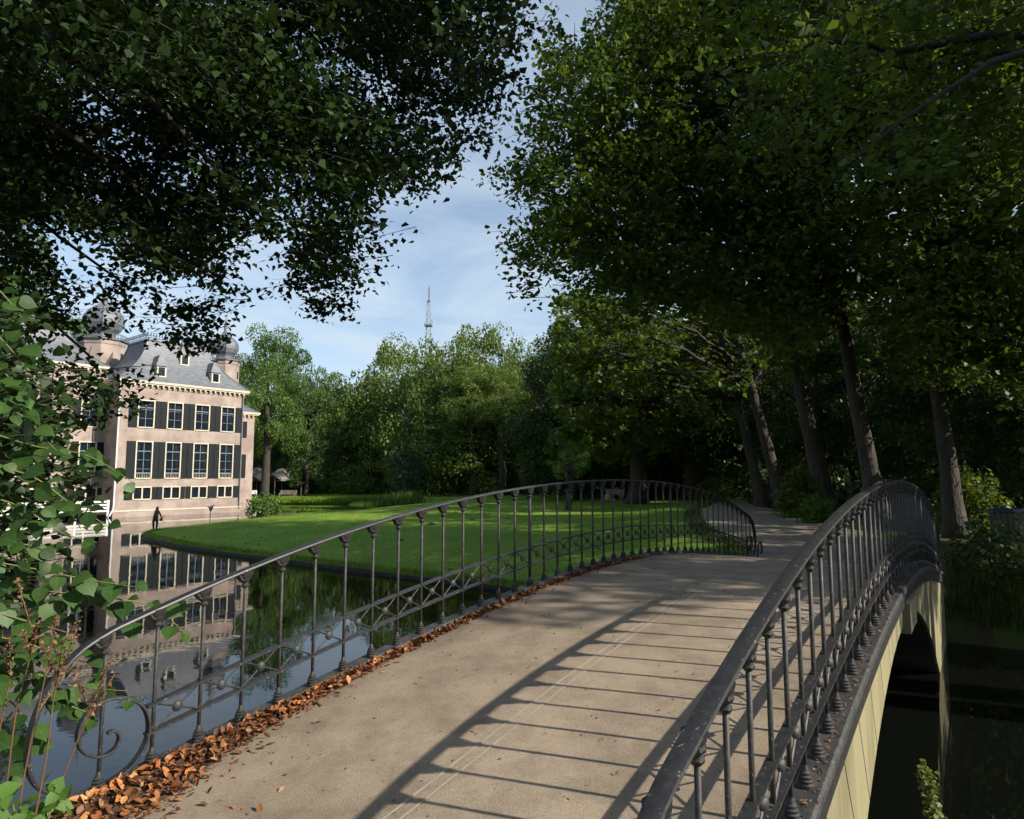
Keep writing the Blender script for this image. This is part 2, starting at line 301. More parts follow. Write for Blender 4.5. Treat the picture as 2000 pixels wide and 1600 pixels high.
# ================================================================== ground, water, paths
def brxy(a, l): q = br(a, l); return (q[0], q[1])
MOAT = [brxy(15.3, 8), brxy(15.3, 6), brxy(15.2, 0), brxy(15.0, -5), brxy(15.0, -12), brxy(15.1, -20), brxy(15.5, -28), (-15.8, 30.8), (-18.2, 33.2), (-19.1, 34.8), (-19.2, 36.6), (-18.6, 40),
        (-17.9, 44), (-17.6, 48), (-16.4, 50.4), (-14.3, 52.5), (-12.6, 58), (-11.4, 63), (-11.6, 67), (-14, 70), (-19, 71.2), (-27, 72), (-40, 74.5), (-62, 82), (-95, 92), (-110, 70),
        brxy(2.3, -90), brxy(2.3, -20), brxy(2.2, -8), brxy(2.2, 0), brxy(2.3, 8), brxy(8, 9.5)]
MP = np.array(MOAT)
def moat_sd(x, y):             # > 0 on land
    x = np.asarray(x, float); y = np.asarray(y, float); d = np.full(x.shape, 1e9); ins = np.zeros(x.shape, bool); n = len(MP)
    for i in range(n):
        ax, ay = MP[i]; bx, by = MP[(i+1) % n]; ex, ey = bx-ax, by-ay
        t = np.clip(((x-ax)*ex+(y-ay)*ey)/(ex*ex+ey*ey), 0, 1); d = np.minimum(d, np.hypot(x-ax-t*ex, y-ay-t*ey))
        c = ((ay > y) != (by > y)) & (x < (bx-ax)*(y-ay)/((by-ay) if by != ay else 1e-9)+ax); ins ^= c
    return np.where(ins, -d, d)
PATH = np.array([brxy(14.5, -2.45), brxy(16, -2.3), (8.2, 17.5), (9.0, 22), (9.8, 27), (11.6, 34.5), (13.8, 41), (16.8, 48), (22, 56), (30, 64), (45, 72)])
PW = np.array([1.75, 1.9, 2.3, 2.4, 2.3, 2.0, 1.7, 1.6, 1.6, 1.6, 1.6])
def path_d(x, y):
    d = np.full(np.shape(x), 1e9)
    for i in range(len(PATH)-1):
        ax, ay = PATH[i]; bx, by = PATH[i+1]; ex, ey = bx-ax, by-ay
        t = np.clip(((x-ax)*ex+(y-ay)*ey)/(ex*ex+ey*ey), 0, 1); d = np.minimum(d, np.hypot(x-ax-t*ex, y-ay-t*ey))
    return d
def vnoise(x, y, s=1.):
    return (np.sin(x*.9*s+1.3)*np.cos(y*1.1*s+.4) + .5*np.sin(x*2.3*s+y*1.7*s) + .3*np.sin(x*4.1*s-y*3.3*s+2))/1.8
def ground_z(x, y):
    x = np.asarray(x, float); y = np.asarray(y, float); s = moat_sd(x, y); a = x*SP+y*CP; l = x*CP-y*SP; pd = path_d(x, y)
    lawn = .14 + .90*(1-np.exp(-np.maximum(s, 0)/5.5))
    near = .35 + .90*(1-np.exp(-np.maximum(s, 0)/.55))
    rb = .25 + 1.12*(1-np.exp(-np.maximum(s, 0)/1.1))
    w = 1/(1+np.exp(-np.clip((l+1.2)/1.2, -40, 40))); z = lawn*(1-w)+rb*w
    wp = np.exp(-(np.maximum(pd-2.0, 0)/3.2)**2); z = np.maximum(z, z*(1-wp) + wp*1.27*(1-np.exp(-np.maximum(s, 0)/.5)))
    z = np.where(a < 8, near, z)
    z = z + .05*vnoise(x, y, .35)*np.clip(s/3, 0, 1) + .035*vnoise(x, y, 1.6)*np.clip(s/2, 0, 1)*np.clip((l+2)/3, 0, 1)
    return np.where(s > 0, z, np.maximum(-1.2, s*2.5-.05))
def axis(lo, flo, fhi, hi, fine, ratio=1.13):
    c = list(np.arange(flo, fhi+1e-6, fine)); st = fine
    while c[-1] < hi: st *= ratio; c.append(c[-1]+st)
    st = fine; b = [c[0]]
    while b[-1] > lo: st *= ratio; b.append(b[-1]-st)
    return np.array(b[:0:-1]+c)
gx = axis(-900, -22, 18, 900, .36); gy = axis(-300, -3, 42, 1400, .36)
GX, GY = np.meshgrid(gx, gy); GZ = ground_z(GX, GY)
nx, ny = len(gx), len(gy); idx = np.arange(nx*ny).reshape(ny, nx)
F = np.stack([idx[:-1, :-1], idx[:-1, 1:], idx[1:, 1:], idx[1:, :-1]], -1).reshape(-1, 4)
gm = npmesh('ground', np.stack([GX, GY, GZ], -1).reshape(-1, 3), F)
gm.polygons.foreach_set('use_smooth', [True]*len(gm.polygons))
la = GX*CP-GY*SP; aa = GX*SP+GY*CP; pdg = path_d(GX, GY)
rightof = np.clip((la+2.4)/.9, 0, 1)*np.clip((pdg-1.8)/1.2, 0, 1)*(GX > 5)
wood = np.clip((GX-4)/4, 0, 1)*np.clip((GY-62)/8, 0, 1)
wild = np.maximum(((la > -1.4) & (moat_sd(GX, GY) < 2.6) & (GX > 5))*1., np.clip(np.maximum(np.maximum(rightof, (aa < 8)*1.), np.maximum(wood, np.clip((GY-80)/6, 0, 1))), 0, 1))
at = gm.attributes.new('wild', 'FLOAT', 'POINT'); at.data.foreach_set('value', wild.ravel().astype(np.float32))
struct(put('ground', gm, M['ground']))
w = MB(); w.add([(-300, -150, 0), (300, -150, 0), (300, 300, 0), (-300, 300, 0)], [(0, 1, 2, 3)]); struct(w.build('moat_water', M['water']))
# gravel path beyond the bridge
def smooth_line(P, n):
    P = np.array(P, float); t = np.r_[0, np.cumsum(np.linalg.norm(np.diff(P, axis=0), axis=1))]; s = np.linspace(0, t[-1], n)
    Q = np.stack([np.interp(s, t, P[:, k]) for k in range(P.shape[1])], -1)
    for _ in range(6): Q[1:-1] = .25*Q[:-2]+.5*Q[1:-1]+.25*Q[2:]
    return Q
pl = smooth_line(np.c_[PATH, PW], 130); rg = np.random.default_rng(3)
T = np.gradient(pl[:, :2], axis=0); T /= np.linalg.norm(T, axis=1)[:, None]; Nn = np.stack([T[:, 1], -T[:, 0]], -1)
VS = []
jit = np.convolve(rg.normal(0, .28, 150), np.ones(5)/5, 'same')
for i in range(len(pl)):
    for j in range(13):
        q = pl[i, :2]+Nn[i]*(pl[i, 2]+jit[i]*(1 if j > 6 else -1))*(j/6-1); VS.append((q[0], q[1], float(ground_z(q[0], q[1]))+.035 - .05*(abs(j-6) == 6)))
FS = [(i*13+j, i*13+j+1, (i+1)*13+j+1, (i+1)*13+j) for i in range(len(pl)-1) for j in range(12)]
pm = MB().add(VS, FS); struct(pm.build('gravel_path', M['gravel'], smooth=True))
# approach to the bridge where the camera stands
ap = MB(); aas = np.linspace(-14, an(-15.4), 30); lls = np.linspace(-4.3, -.66, 8)
ap.add([tuple(br(a, l, 1.262 + (zb(-15.4)-.035-1.262)*np.clip((a-.6)/1.15, 0, 1)**2)) for a in aas for l in lls], [(i*8+j, i*8+j+1, (i+1)*8+j+1, (i+1)*8+j) for i in range(29) for j in range(7)])
struct(ap.build('approach_path', M['deck'], smooth=True))
# timber edging along the lawn
edge_pts = [p for p in MOAT[3:18]]
el = smooth_line(edge_pts, 90); te = thing('timber_edging', 'dark wet timber boards edging the lawn at the waterline', 'edging')
eT = np.gradient(el, axis=0); eT /= np.linalg.norm(eT, axis=1)[:, None]; eN = np.stack([eT[:, 1], -eT[:, 0]], -1)
rg = np.random.default_rng(11)
for i in range(0, 88, 2):
    b = MB(); h = .12+rg.uniform(-.03, .02); p0 = el[i]-eN[i]*0.05; p1 = el[i+2]-eN[i+2]*0.05; t_ = eN[i]*.06; g = (p1-p0)*.006
    b.hexa([(*(p0-t_+g), -.4), (*(p1-t_-g), -.4), (*(p1+t_-g), -.4), (*(p0+t_+g), -.4), (*(p0-t_+g), h), (*(p1-t_-g), h), (*(p1+t_-g), h), (*(p0+t_+g), h)]); b.build('board', M['timber'], te)

# ================================================================== bridge
bridge = thing('footbridge', 'arched footbridge with sandy deck and cream stuccoed arch over the moat', 'bridge', tuple(br(an(7), -2.475, 0)))
BO = np.array(bridge.location)
def bput(mb, name, m, parent=None, smooth=False):
    o = mb.build(name, m, parent or bridge, smooth)
    if parent is None: o.matrix_parent_inverse = Matrix.Translation(-bridge.location)
    return o
ns = np.linspace(-15.6, 29.6, 92)
dk = MB(); NL = 41; ll = np.linspace(LATL+.05, LATR-.05, NL)
dk.add([tuple(br(an(n), l, float(zb(n))-.035+.02*(1-((l+2.475)/1.6)**2))) for n in ns for l in ll], [(i*NL+j, i*NL+j+1, (i+1)*NL+j+1, (i+1)*NL+j) for i in range(91) for j in range(NL-1)])
deck = bput(dk, 'deck', M['deck'], smooth=True)
ea = deck.data.attributes.new('edge', 'FLOAT', 'POINT'); ea.data.foreach_set('value', np.tile(np.exp(-np.minimum(ll-ll[0], ll[-1]-ll)/.16), len(ns)).astype(np.float32))
for off in (-2.50, -2.435):
    sm = MB(); r_ = np.random.default_rng(int(-off*100)); wv = np.cumsum(r_.normal(0, .0025, 92)); pt = []
    for i, n in enumerate(ns):
        wd = .006+.004*r_.random()
        for l in (off+wv[i]-wd, off+wv[i]+wd): pt.append(tuple(br(an(n), l, float(zb(n))-.035+.02*(1-((l+2.475)/1.6)**2)+.004)))
    sm.add(pt, [(i*2, i*2+1, i*2+3, i*2+2) for i in range(91)]); sm.build('seam', M['seam'], deck)
def arch_z(n): return 1.60 - .0066*(n-7)**2
for side, lat0, sgn in (('r', LATR, 1), ('l', LATL, -1)):
    lg = MB(); pts = [br(an(n), lat0, float(zb(n))) for n in ns]; sv = br(0, 1)
    lg.sweep(pts, [(-.055, -.05), (.085*1, -.05), (.085, -.012), (.07, 0), (-.045, 0), (-.055, -.01)] if sgn > 0 else [(-.085, -.05), (.055, -.05), (.055, -.01), (.045, 0), (-.07, 0), (-.085, -.012)], sv)
    bput(lg, 'ledge', M['ledge'])
    fa = MB(); fl = lat0+sgn*.065
    for i in range(91):
        n0, n1 = ns[i], ns[i+1]; q = []
        for zz_ in ('b', 't'):
            for n, l in ((n0, fl), (n1, fl), (n1, fl-sgn*.12), (n0, fl-sgn*.12)):
                z = float(zb(n)); q.append(br(an(n), l, z-.19 if zz_ == 'b' else z-.045))
        fa.hexa(q)
    bput(fa, 'fascia', M['iron'])
    # voussoirs: one block each, joints recessed
    vl = lat0+sgn*.035
    back = MB(); ee = np.linspace(-16.3, 30.3, 80)
    for i in range(79):
        q = []
        for k in (0, 1):
            for n, l in ((ee[i], vl-sgn*.03), (ee[i+1], vl-sgn*.03), (ee[i+1], vl-sgn*.16), (ee[i], vl-sgn*.16)):
                q.append(br(an(n), l, max(float(arch_z(n)), -.5)+.004 if k == 0 else float(zb(n))-.10))
        back.hexa(q)
    bput(back, 'spandrel_backing', M['joint'])
    az_ = lambda n: max(float(arch_z(n)), -.5)
    def topn(n):               # upper end of a joint that stands square to the arch curve
        dz = float(zb(n))-.17-max(float(arch_z(n)), 0.); return n + math.copysign(.0132*abs(n-7)/SN*dz/SN, n-7)*(abs(n-7) > 1.5)
    bot = [-16.4, -12.6, -8.6, -7.4, -6.1, -4.7, -3.2, -1.6, .1, 1.9, 3.8, 5.75]; top_ = [-16.4, -14.6] + [topn(n) for n in bot[2:]]
    bot = bot + [14-n for n in bot[::-1]]; top_ = top_ + [14-n for n in top_[::-1]]
    for i in range(len(bot)-1):
        key = i == 11; b = MB(); k = 6; g = .03; fo = vl+sgn*(.07 if key else 0.)
        for j in range(k):
            q = []; f0, f1 = j/k, (j+1)/k; B = [bot[i]+g+(bot[i+1]-bot[i]-2*g)*f for f in (f0, f1)]; Tn_ = [top_[i]+g+(top_[i+1]-top_[i]-2*g)*f for f in (f0, f1)]
            for n, l in ((B[0], fo), (B[1], fo), (B[1], vl-sgn*.05), (B[0], vl-sgn*.05)): q.append(br(an(n), l, az_(n)-(.07 if key else 0)))
            for n, l in ((Tn_[0], fo), (Tn_[1], fo), (Tn_[1], vl-sgn*.05), (Tn_[0], vl-sgn*.05)): q.append(br(an(n), l, float(zb(n))-.17))
            b.hexa(q)
        bput(b, 'keystone' if key else 'voussoir', M['stucco'])
va = MB(); vn = np.linspace(-8.55, 22.55, 40)
va.add([tuple(br(an(n), l, float(arch_z(n))+.0)) for n in vn for l in (LATL+.0, LATR-.0)], [(i*2, i*2+1, i*2+3, i*2+2) for i in range(39)])
bput(va, 'vault', M['vault'])
for n0, n1 in ((-17, -8.6), (22.6, 31)):
    ab = MB(); q = [br(an(n), l, z) for z in (-1., 1.15) for n, l in ((n0, LATL+.12), (n1, LATL+.12), (n1, LATR-.12), (n0, LATR-.12))]; ab.hexa(q); bput(ab, 'abutment', M['vault'])

# ------------------------------------------------------------------ railings
SCROLL = [(-14.0, 2.289), (-14.5, 2.246), (-15.0, 2.196), (-15.52, 2.11), (-15.93, 1.96), (-16.14, 1.804), (-16.20, 1.633), (-16.08, 1.508), (-15.80, 1.425), (-15.36, 1.372), (-14.91, 1.375), (-14.45, 1.42), (-14.16, 1.527), (-14.12, 1.639), (-14.27, 1.742), (-14.63, 1.812), (-15.01, 1.82), (-15.31, 1.757), (-15.40, 1.669), (-15.28, 1.583), (-15.00, 1.535), (-14.76, 1.55), (-14.68, 1.604), (-14.78, 1.643), (-14.88, 1.637)]
VOL = [(-16.75, 1.30), (-16.9, 1.50), (-17.2, 1.62), (-17.6, 1.64), (-17.9, 1.55), (-17.95, 1.44), (-17.75, 1.38), (-17.55, 1.42)]
def catmull(P, n=6):
    P = np.array(P, float); Q = np.vstack([2*P[0]-P[1], P, 2*P[-1]-P[-2]]); o = []
    for i in range(1, len(Q)-2):
        for t in np.arange(n)/n:
            a, b, c, d = Q[i-1], Q[i], Q[i+1], Q[i+2]; o.append(.5*(2*b+(c-a)*t+(2*a-5*b+4*c-d)*t*t+(3*b-a-3*c+d)*t**3))
    o.append(P[-1]); return np.array(o)
cap_m = MB().lathe([(.012, 0), (.021, .004), (.023, .012), (.015, .018), (.014, .026), (.024, .034), (.030, .05), (.024, .056), (.034, .07), (.044, .088), (.047, .1)], 8).mesh('capital', True)
for sx in (-1, 1):
    pass
def capital_mesh(k):
    b = MB().lathe([(.013*k, -.01), (.021*k, .0), (.0235*k, .010), (.016*k, .016), (.015*k, .024), (.026*k, .034), (.031*k, .048), (.022*k, .055), (.032*k, .072), (.040*k, .1)], 8)
    for s in (-1, 1):          # leaf scrolls that spread along the rail
        for c in (-.5, .5):
            b.tube([(s*.012, c*.018, .03), (s*.028, c*.03, .05), (s*.043, c*.034, .078), (s*.048, c*.03, .095), (s*.04, c*.026, .1)], [.006, .010, .011, .011, .005], 5)
    return b.mesh('capital', True)
cap_m = capital_mesh(1.15); cap_b = capital_mesh(1.35)
def base_mesh(k): return MB().lathe([(.040*k, 0), (.041*k, .012), (.033*k, .018), (.037*k, .030), (.030*k, .036), (.034*k, .048), (.025*k, .055), (.027*k, .066), (.017*k, .074), (.012*k, .10)], 10).mesh('base', True)
bas_m = base_mesh(1.0); bas_b = base_mesh(1.2)
ros_m = MB().lathe([(.005, -.019), (.020, -.017), (.031, -.008), (.035, 0), (.031, .008), (.020, .017), (.005, .019)], 9).mesh('rosette')
for me in (cap_m, cap_b, bas_m, bas_b, ros_m): me.materials.append(M['rod']); me.set_sharp_from_angle(angle=R(38))
side_v = br(0, 1)
def railing(lat, label):
    rt = thing('bridge_railing', label, 'railing', tuple(br(an(7), lat, 0)), math.pi/2-PSI)     # local x runs along the bridge
    loc = lambda n, z: ((n-7)*SN, 0., z)
    nn = np.linspace(-13.8, 27.8, 120)
    prof = [(-.034, 0), (.034, 0), (.037, .007), (.033, .017), (.012, .021), (-.012, .021), (-.033, .017), (-.037, .007)]
    lp = [loc(n, float(zt(n))) for n in nn]
    cs = catmull(SCROLL, 7); far = np.c_[14-cs[:, 0], cs[:, 1]]
    line = [loc(n, z) for n, z in cs[::-1]] + lp[1:-1] + [loc(n, z) for n, z in far]
    P = np.array(line); k = len(P); Tn = np.gradient(P, axis=0); Tn /= np.linalg.norm(Tn, axis=1)[:, None]; vs = []
    e = np.minimum(np.arange(k), k-1-np.arange(k))/len(cs); sc = np.interp(e, [0, .35, .8, 1], [.5, .62, .9, 1]); pk = len(prof)
    for i in range(k):
        U = np.array([-Tn[i][2], 0, Tn[i][0]])
        for l, h in prof: vs.append(P[i]+np.array([0, -l*sc[i], 0])+U*h*(.35+.65*sc[i]))
    fs = [(i*pk+j, i*pk+(j+1) % pk, (i+1)*pk+(j+1) % pk, (i+1)*pk+j) for i in range(k-1) for j in range(pk)]+[tuple(range(pk)), tuple((k-1)*pk+j for j in range(pk))]
    b = MB(); b.add(vs, fs); hr = b.build('handrail', M['iron'], rt, True); hr.data.set_sharp_from_angle(angle=R(42))
    for mir in (False, True):
        cv = catmull(VOL, 5); cv = np.c_[14-cv[:, 0], cv[:, 1]] if mir else cv
        b = MB(); P = np.array([loc(n, z) for n, z in cv]); b.sweep(P, [(-.02, -.008), (.02, -.008), (.02, .008), (-.02, .008)], (0, -1, 0)); b.build('end_volute', M['rod'], rt)
    bt = lambda n: float(zb(n)+.386*(zt(n)-zb(n))); bb = lambda n: float(zb(n)+.209*(zt(n)-zb(n)))
    for f, nm in ((bt, 'upper_band'), (bb, 'lower_band')):
        n2 = np.linspace(-14.15, 28.15, 100); b = MB(); b.sweep([loc(n, f(n)) for n in n2], [(-.026, -.007), (.026, -.007), (.026, .007), (-.026, .007)], (0, -1, 0)); b.build(nm, M['iron'], rt)
    for n in range(-15, 30):
        thick = n in (0, 14); r = .0175 if thick else .0118; z0 = float(zb(n)); z1 = float(zt(n)) if -14 < n < 28 else float(np.interp(abs(n-7), [21, 22], [2.296-.0, 2.195]))
        b = MB(); b.tube([(0, 0, 0), (0, 0, (z1-z0)*.5), (0, 0, z1-z0-.005)], r, 8); o = b.build('rod', M['rod'], rt, True); o.location = loc(n, z0)
        c = put('capital', cap_b if thick else cap_m, None, o, (0, 0, z1-z0-.1)); sl = float((zt(n+.1)-zt(n-.1))/(.2*SN)) if -15 < n < 29 else (.55 if n < 0 else -.55)
        c.rotation_euler = (0, -math.atan(sl)*.6, 0)
        put('base', bas_b if thick else bas_m, None, o, (0, 0, -.002))
    for n in range(-14, 28):
        za, zb_, zc_, zd = bb(n), bt(n), bb(n+1), bt(n+1); mx_ = (0, 0, (za+zb_+zc_+zd)/4); h = SN/2
        b = MB(); rr = .0055; zc0 = mx_[2]
        for (sx, z) in ((-h, za), (-h, zb_), (h, zc_), (h, zd)):
            dz = z-zc0; b.tube([(sx*.12, 0, dz*.12), (sx, 0, dz)], [rr, rr*1.3], 4)
        o = b.build('cross_brace', M['rod'], rt); o.location = (loc(n+.5, zc0))
        r_ = put('rosette', ros_m, None, o); r_.rotation_euler = (math.pi/2, 0, 0)
    return rt
railing(LATL, 'iron railing on the water side of the bridge, beside the lawn and mansion')
railing(LATR, 'iron railing running up from the bottom right, above the cream arch')

# ================================================================== mansion
man = thing('mansion', 'pale brick moated mansion with slate mansard roof and onion-domed towers', 'mansion', (-29.5, 49.8, 0), math.atan2(.778, .628))
def part(mb, name, m, parent=man, smooth=False): return mb.build(name, m, parent, smooth)
FW = 9.9; FD = 6.9
WIN = []   # openings cut in the front wall: (x0, x1, z0, z1)
cx = [1.95, 4.13, 6.33, 8.52]
for c in cx: WIN += [(c-.56, c+.56, 6.80, 8.85), (c-.56, c+.56, 2.90, 5.67), (c-.62, c+.62, 1.30, 2.18)]
def wall_with_holes(x0, x1, z0, z1, holes, y0, th):
    xs = sorted({x0, x1, *[h[0] for h in holes], *[h[1] for h in holes]}); zs = sorted({z0, z1, *[h[2] for h in holes], *[h[3] for h in holes]}); b = MB()
    solid = {}
    for i in range(len(xs)-1):
        for j in range(len(zs)-1):
            mx_, mz = (xs[i]+xs[i+1])/2, (zs[j]+zs[j+1])/2
            solid[i, j] = not any(h[0] < mx_ < h[1] and h[2] < mz < h[3] for h in holes)
    for (i, j), s in solid.items():
        a, c, d, e = xs[i], xs[i+1], zs[j], zs[j+1]
        if s: b.add([(a, y0, d), (c, y0, d), (c, y0, e), (a, y0, e)], [(0, 1, 2, 3)])
        else:
            for (p, q) in (((a, d), (c, d)), ((c, d), (c, e)), ((c, e), (a, e)), ((a, e), (a, d))):
                b.add([(p[0], y0, p[1]), (q[0], y0, q[1]), (q[0], y0+th, q[1]), (p[0], y0+th, p[1])], [(0, 1, 2, 3)])
    return b
part(wall_with_holes(0, FW, -.6, 10.1, WIN, 0, .35), 'front_wall', M['brick'])
b = MB(); b.add([(0, 0, -.6), (0, FD, -.6), (0, FD, 10.1), (0, 0, 10.1)], [(0, 1, 2, 3)]); b.add([(FW, 0, -.6), (FW, FD, -.6), (FW, FD, 10.1), (FW, 0, 10.1)], [(3, 2, 1, 0)]); b.add([(0, FD, 0), (FW, FD, 0), (FW, FD, 10.1), (0, FD, 10.1)], [(0, 1, 2, 3)]); part(b, 'side_wall', M['brick'])
for z in (2.55, 6.25):
    b = MB(); b.box(.3, FW-.3, .5, FD-.3, z-.06, z); part(b, 'floor', M['inside'])
b = MB(); b.box(.3, FW-.3, 3.4, 3.6, 0.6, 10); part(b, 'inner_wall', M['inside'])
b = MB(); b.box(-.06, FW+.06, -.06, FD, -.6, .42); part(b, 'plinth', M['brick'])
b = MB(); b.box(-.09, FW+.09, -.09, -.062, .40, .50); b.box(-.09, -.062, -.062, FD, .40, .50); part(b, 'plinth_moulding', M['cream'])
def cornice(x0, x1, y0, y1, z, name='cornice', step=.42, par=man):
    b = MB(); b.box(x0-.28, x1+.28, y0-.28, y1+.28, z, z+.10); b.box(x0-.36, x1+.36, y0-.36, y1+.36, z+.10, z+.20); b.box(x0-.37, x1+.37, y0-.37, y1+.37, z+.20, z+.262); part(b, name, M['cream'], par)
    b = MB(); b.box(x0-.035, x1+.035, y0-.035, y1+.035, z-.26, z-.005); part(b, 'frieze', M['brick'], par)
    for t in np.arange(x0+.1, x1, step): b = MB(); b.box(t-.055, t+.055, y0-.26, y0-.04, z-.15, z-.004); part(b, 'modillion', M['cream'], par)
    for t in np.arange(y0+.2, min(y1, 7), step): b = MB(); b.box(x0-.26, x0-.04, t-.055, t+.055, z-.15, z-.004); part(b, 'modillion', M['cream'], par)
cornice(0, FW, 0, FD, 10.1)
# mansard with concave flare
def mansard(x0, x1, y0, y1, ix, iy, zb0, zt0, name, par=man):
    b = MB(); n = 9; rings = []
    for i in range(n+1):
        t = i/n; s = 1-(1-t)**1.9 if False else t; ins = .18*t+.82*(1-(1-t)**2.1); z = zb0+(zt0-zb0)*t
        rings.append([(x0+ix*ins, y0+iy*ins, z), (x1-ix*ins, y0+iy*ins, z), (x1-ix*ins, y1-iy*ins, z), (x0+ix*ins, y1-iy*ins, z)])
    vs = [p for r in rings for p in r]; fs = [(i*4+j, i*4+(j+1) % 4, (i+1)*4+(j+1) % 4, (i+1)*4+j) for i in range(n) for j in range(4)]+[tuple(n*4+j for j in range(4))]
    b.add(vs, fs); r_ = part(b, name, M['slate'], par)
    for c in range(4):
        h = MB(); h.tube([(rings[i][c][0], rings[i][c][1], rings[i][c][2]+.02) for i in range(n+1)], .06, 5); part(h, 'hip_roll', M['lead'], r_)
    return r_, rings[-1]
roof, top = mansard(-.36, FW+.36, -.36, FD+.2, 2.75, 1.9, 10.37, 13.9, 'roof')
b = MB(); b.box(top[0][0]-.08, top[1][0]+.08, top[0][1]-.08, top[2][1]+.08, 13.88, 14.0); part(b, 'roof_edge', M['lead'], roof)
cr = MB(); tx0, ty0 = top[0][0], top[0][1]; tx1, ty1 = top[1][0], top[2][1]
def crest_line(p, q):
    L = math.dist(p, q); n = max(2, int(L/.22))
    cr.tube([(p[0], p[1], 14.12), (q[0], q[1], 14.12)], .02, 4); cr.tube([(p[0], p[1], 14.3), (q[0], q[1], 14.3)], .015, 4)
    for i in range(n+1):
        t = i/n; x, y = p[0]+(q[0]-p[0])*t, p[1]+(q[1]-p[1])*t; cr.lathe([(.018, 0), (.018, .34), (.05, .40), (.012, .47), (.045, .52), (.004, .62)], 4, (x, y, 13.98))
crest_line((tx0, ty0), (tx1, ty0)); crest_line((tx0, ty0), (tx0, ty1)); crest_line((tx1, ty0), (tx1, ty1))
part(cr, 'roof_cresting', M['bronze'], roof)
def roof_y(z): t = (z-10.37)/(13.9-10.37); return -.36+1.9*(.18*t+.82*(1-(1-t)**2.1))
def dormer(x, z):
    y = roof_y(z)-.06; d = 1.5
    b = MB(); b.box(x-.36, x-.25, y, y+d, z-.02, z+.85); b.box(x+.25, x+.36, y, y+d, z-.02, z+.85); b.box(x-.25, x+.25, y, y+.1, z-.02, z+.07); b.box(x-.25, x+.25, y, y+d, z+.75, z+.85); o = part(b, 'dormer', M['cream'])
    b = MB(); b.box(x-.25, x+.25, y+.09, y+.12, z+.07, z+.75); part(b, 'pane', M['glass'], o)
    b = MB(); b.box(x-.25, x+.25, y+.2, y+.9, z+.05, z+.75); part(b, 'interior', M['inside'], o)
    b = MB(); e = .48; b.add([(x-e, y-.12, z+.85), (x+e, y-.12, z+.85), (x+e, y+d, z+.85), (x-e, y+d, z+.85), (x-.09, y+.25, z+1.75), (x+.09, y+.25, z+1.75), (x+.09, y+d+.5, z+1.75), (x-.09, y+d+.5, z+1.75)], [(0, 3, 2, 1), (4, 5, 6, 7), (0, 1, 5, 4), (1, 2, 6, 5), (2, 3, 7, 6), (3, 0, 4, 7)])
    b.lathe([(.07, 0), (.05, .12), (.02, .22), (.004, .45)], 6, (x, y+.3, z+1.74)); part(b, 'dormer_roof', M['lead'], o)
dormer(2.95, 10.85); dormer(5.15, 12.15); dormer(7.35, 10.85)
def shutter(par, xa, xb, z0, z1, y, nh=3):
    b = MB(); b.box(xa, xb, y-.07, y-.02, z0, z1)
    hs = np.linspace(z0, z1, nh+1)
    o = part(b, 'shutter', M['shutter'], par)
    b = MB()
    for h in hs[1:-1]: b.box(xa+.01, xb-.01, y-.082, y-.071, h-.022, h+.022)
    for k in range(int((z1-z0)/.11)): 
        zz_ = z0+.06+k*.11; b.box(xa+.05, xb-.05, y-.078, y-.0705, zz_, zz_+.045)
    b.box(xa, xa+.045, y-.082, y-.071, z0, z1); b.box(xb-.045, xb, y-.082, y-.071, z0, z1); b2 = part(b, 'shutter', M['shutter'], par)
    b2.parent = par
    return o
rw = random.Random(5)
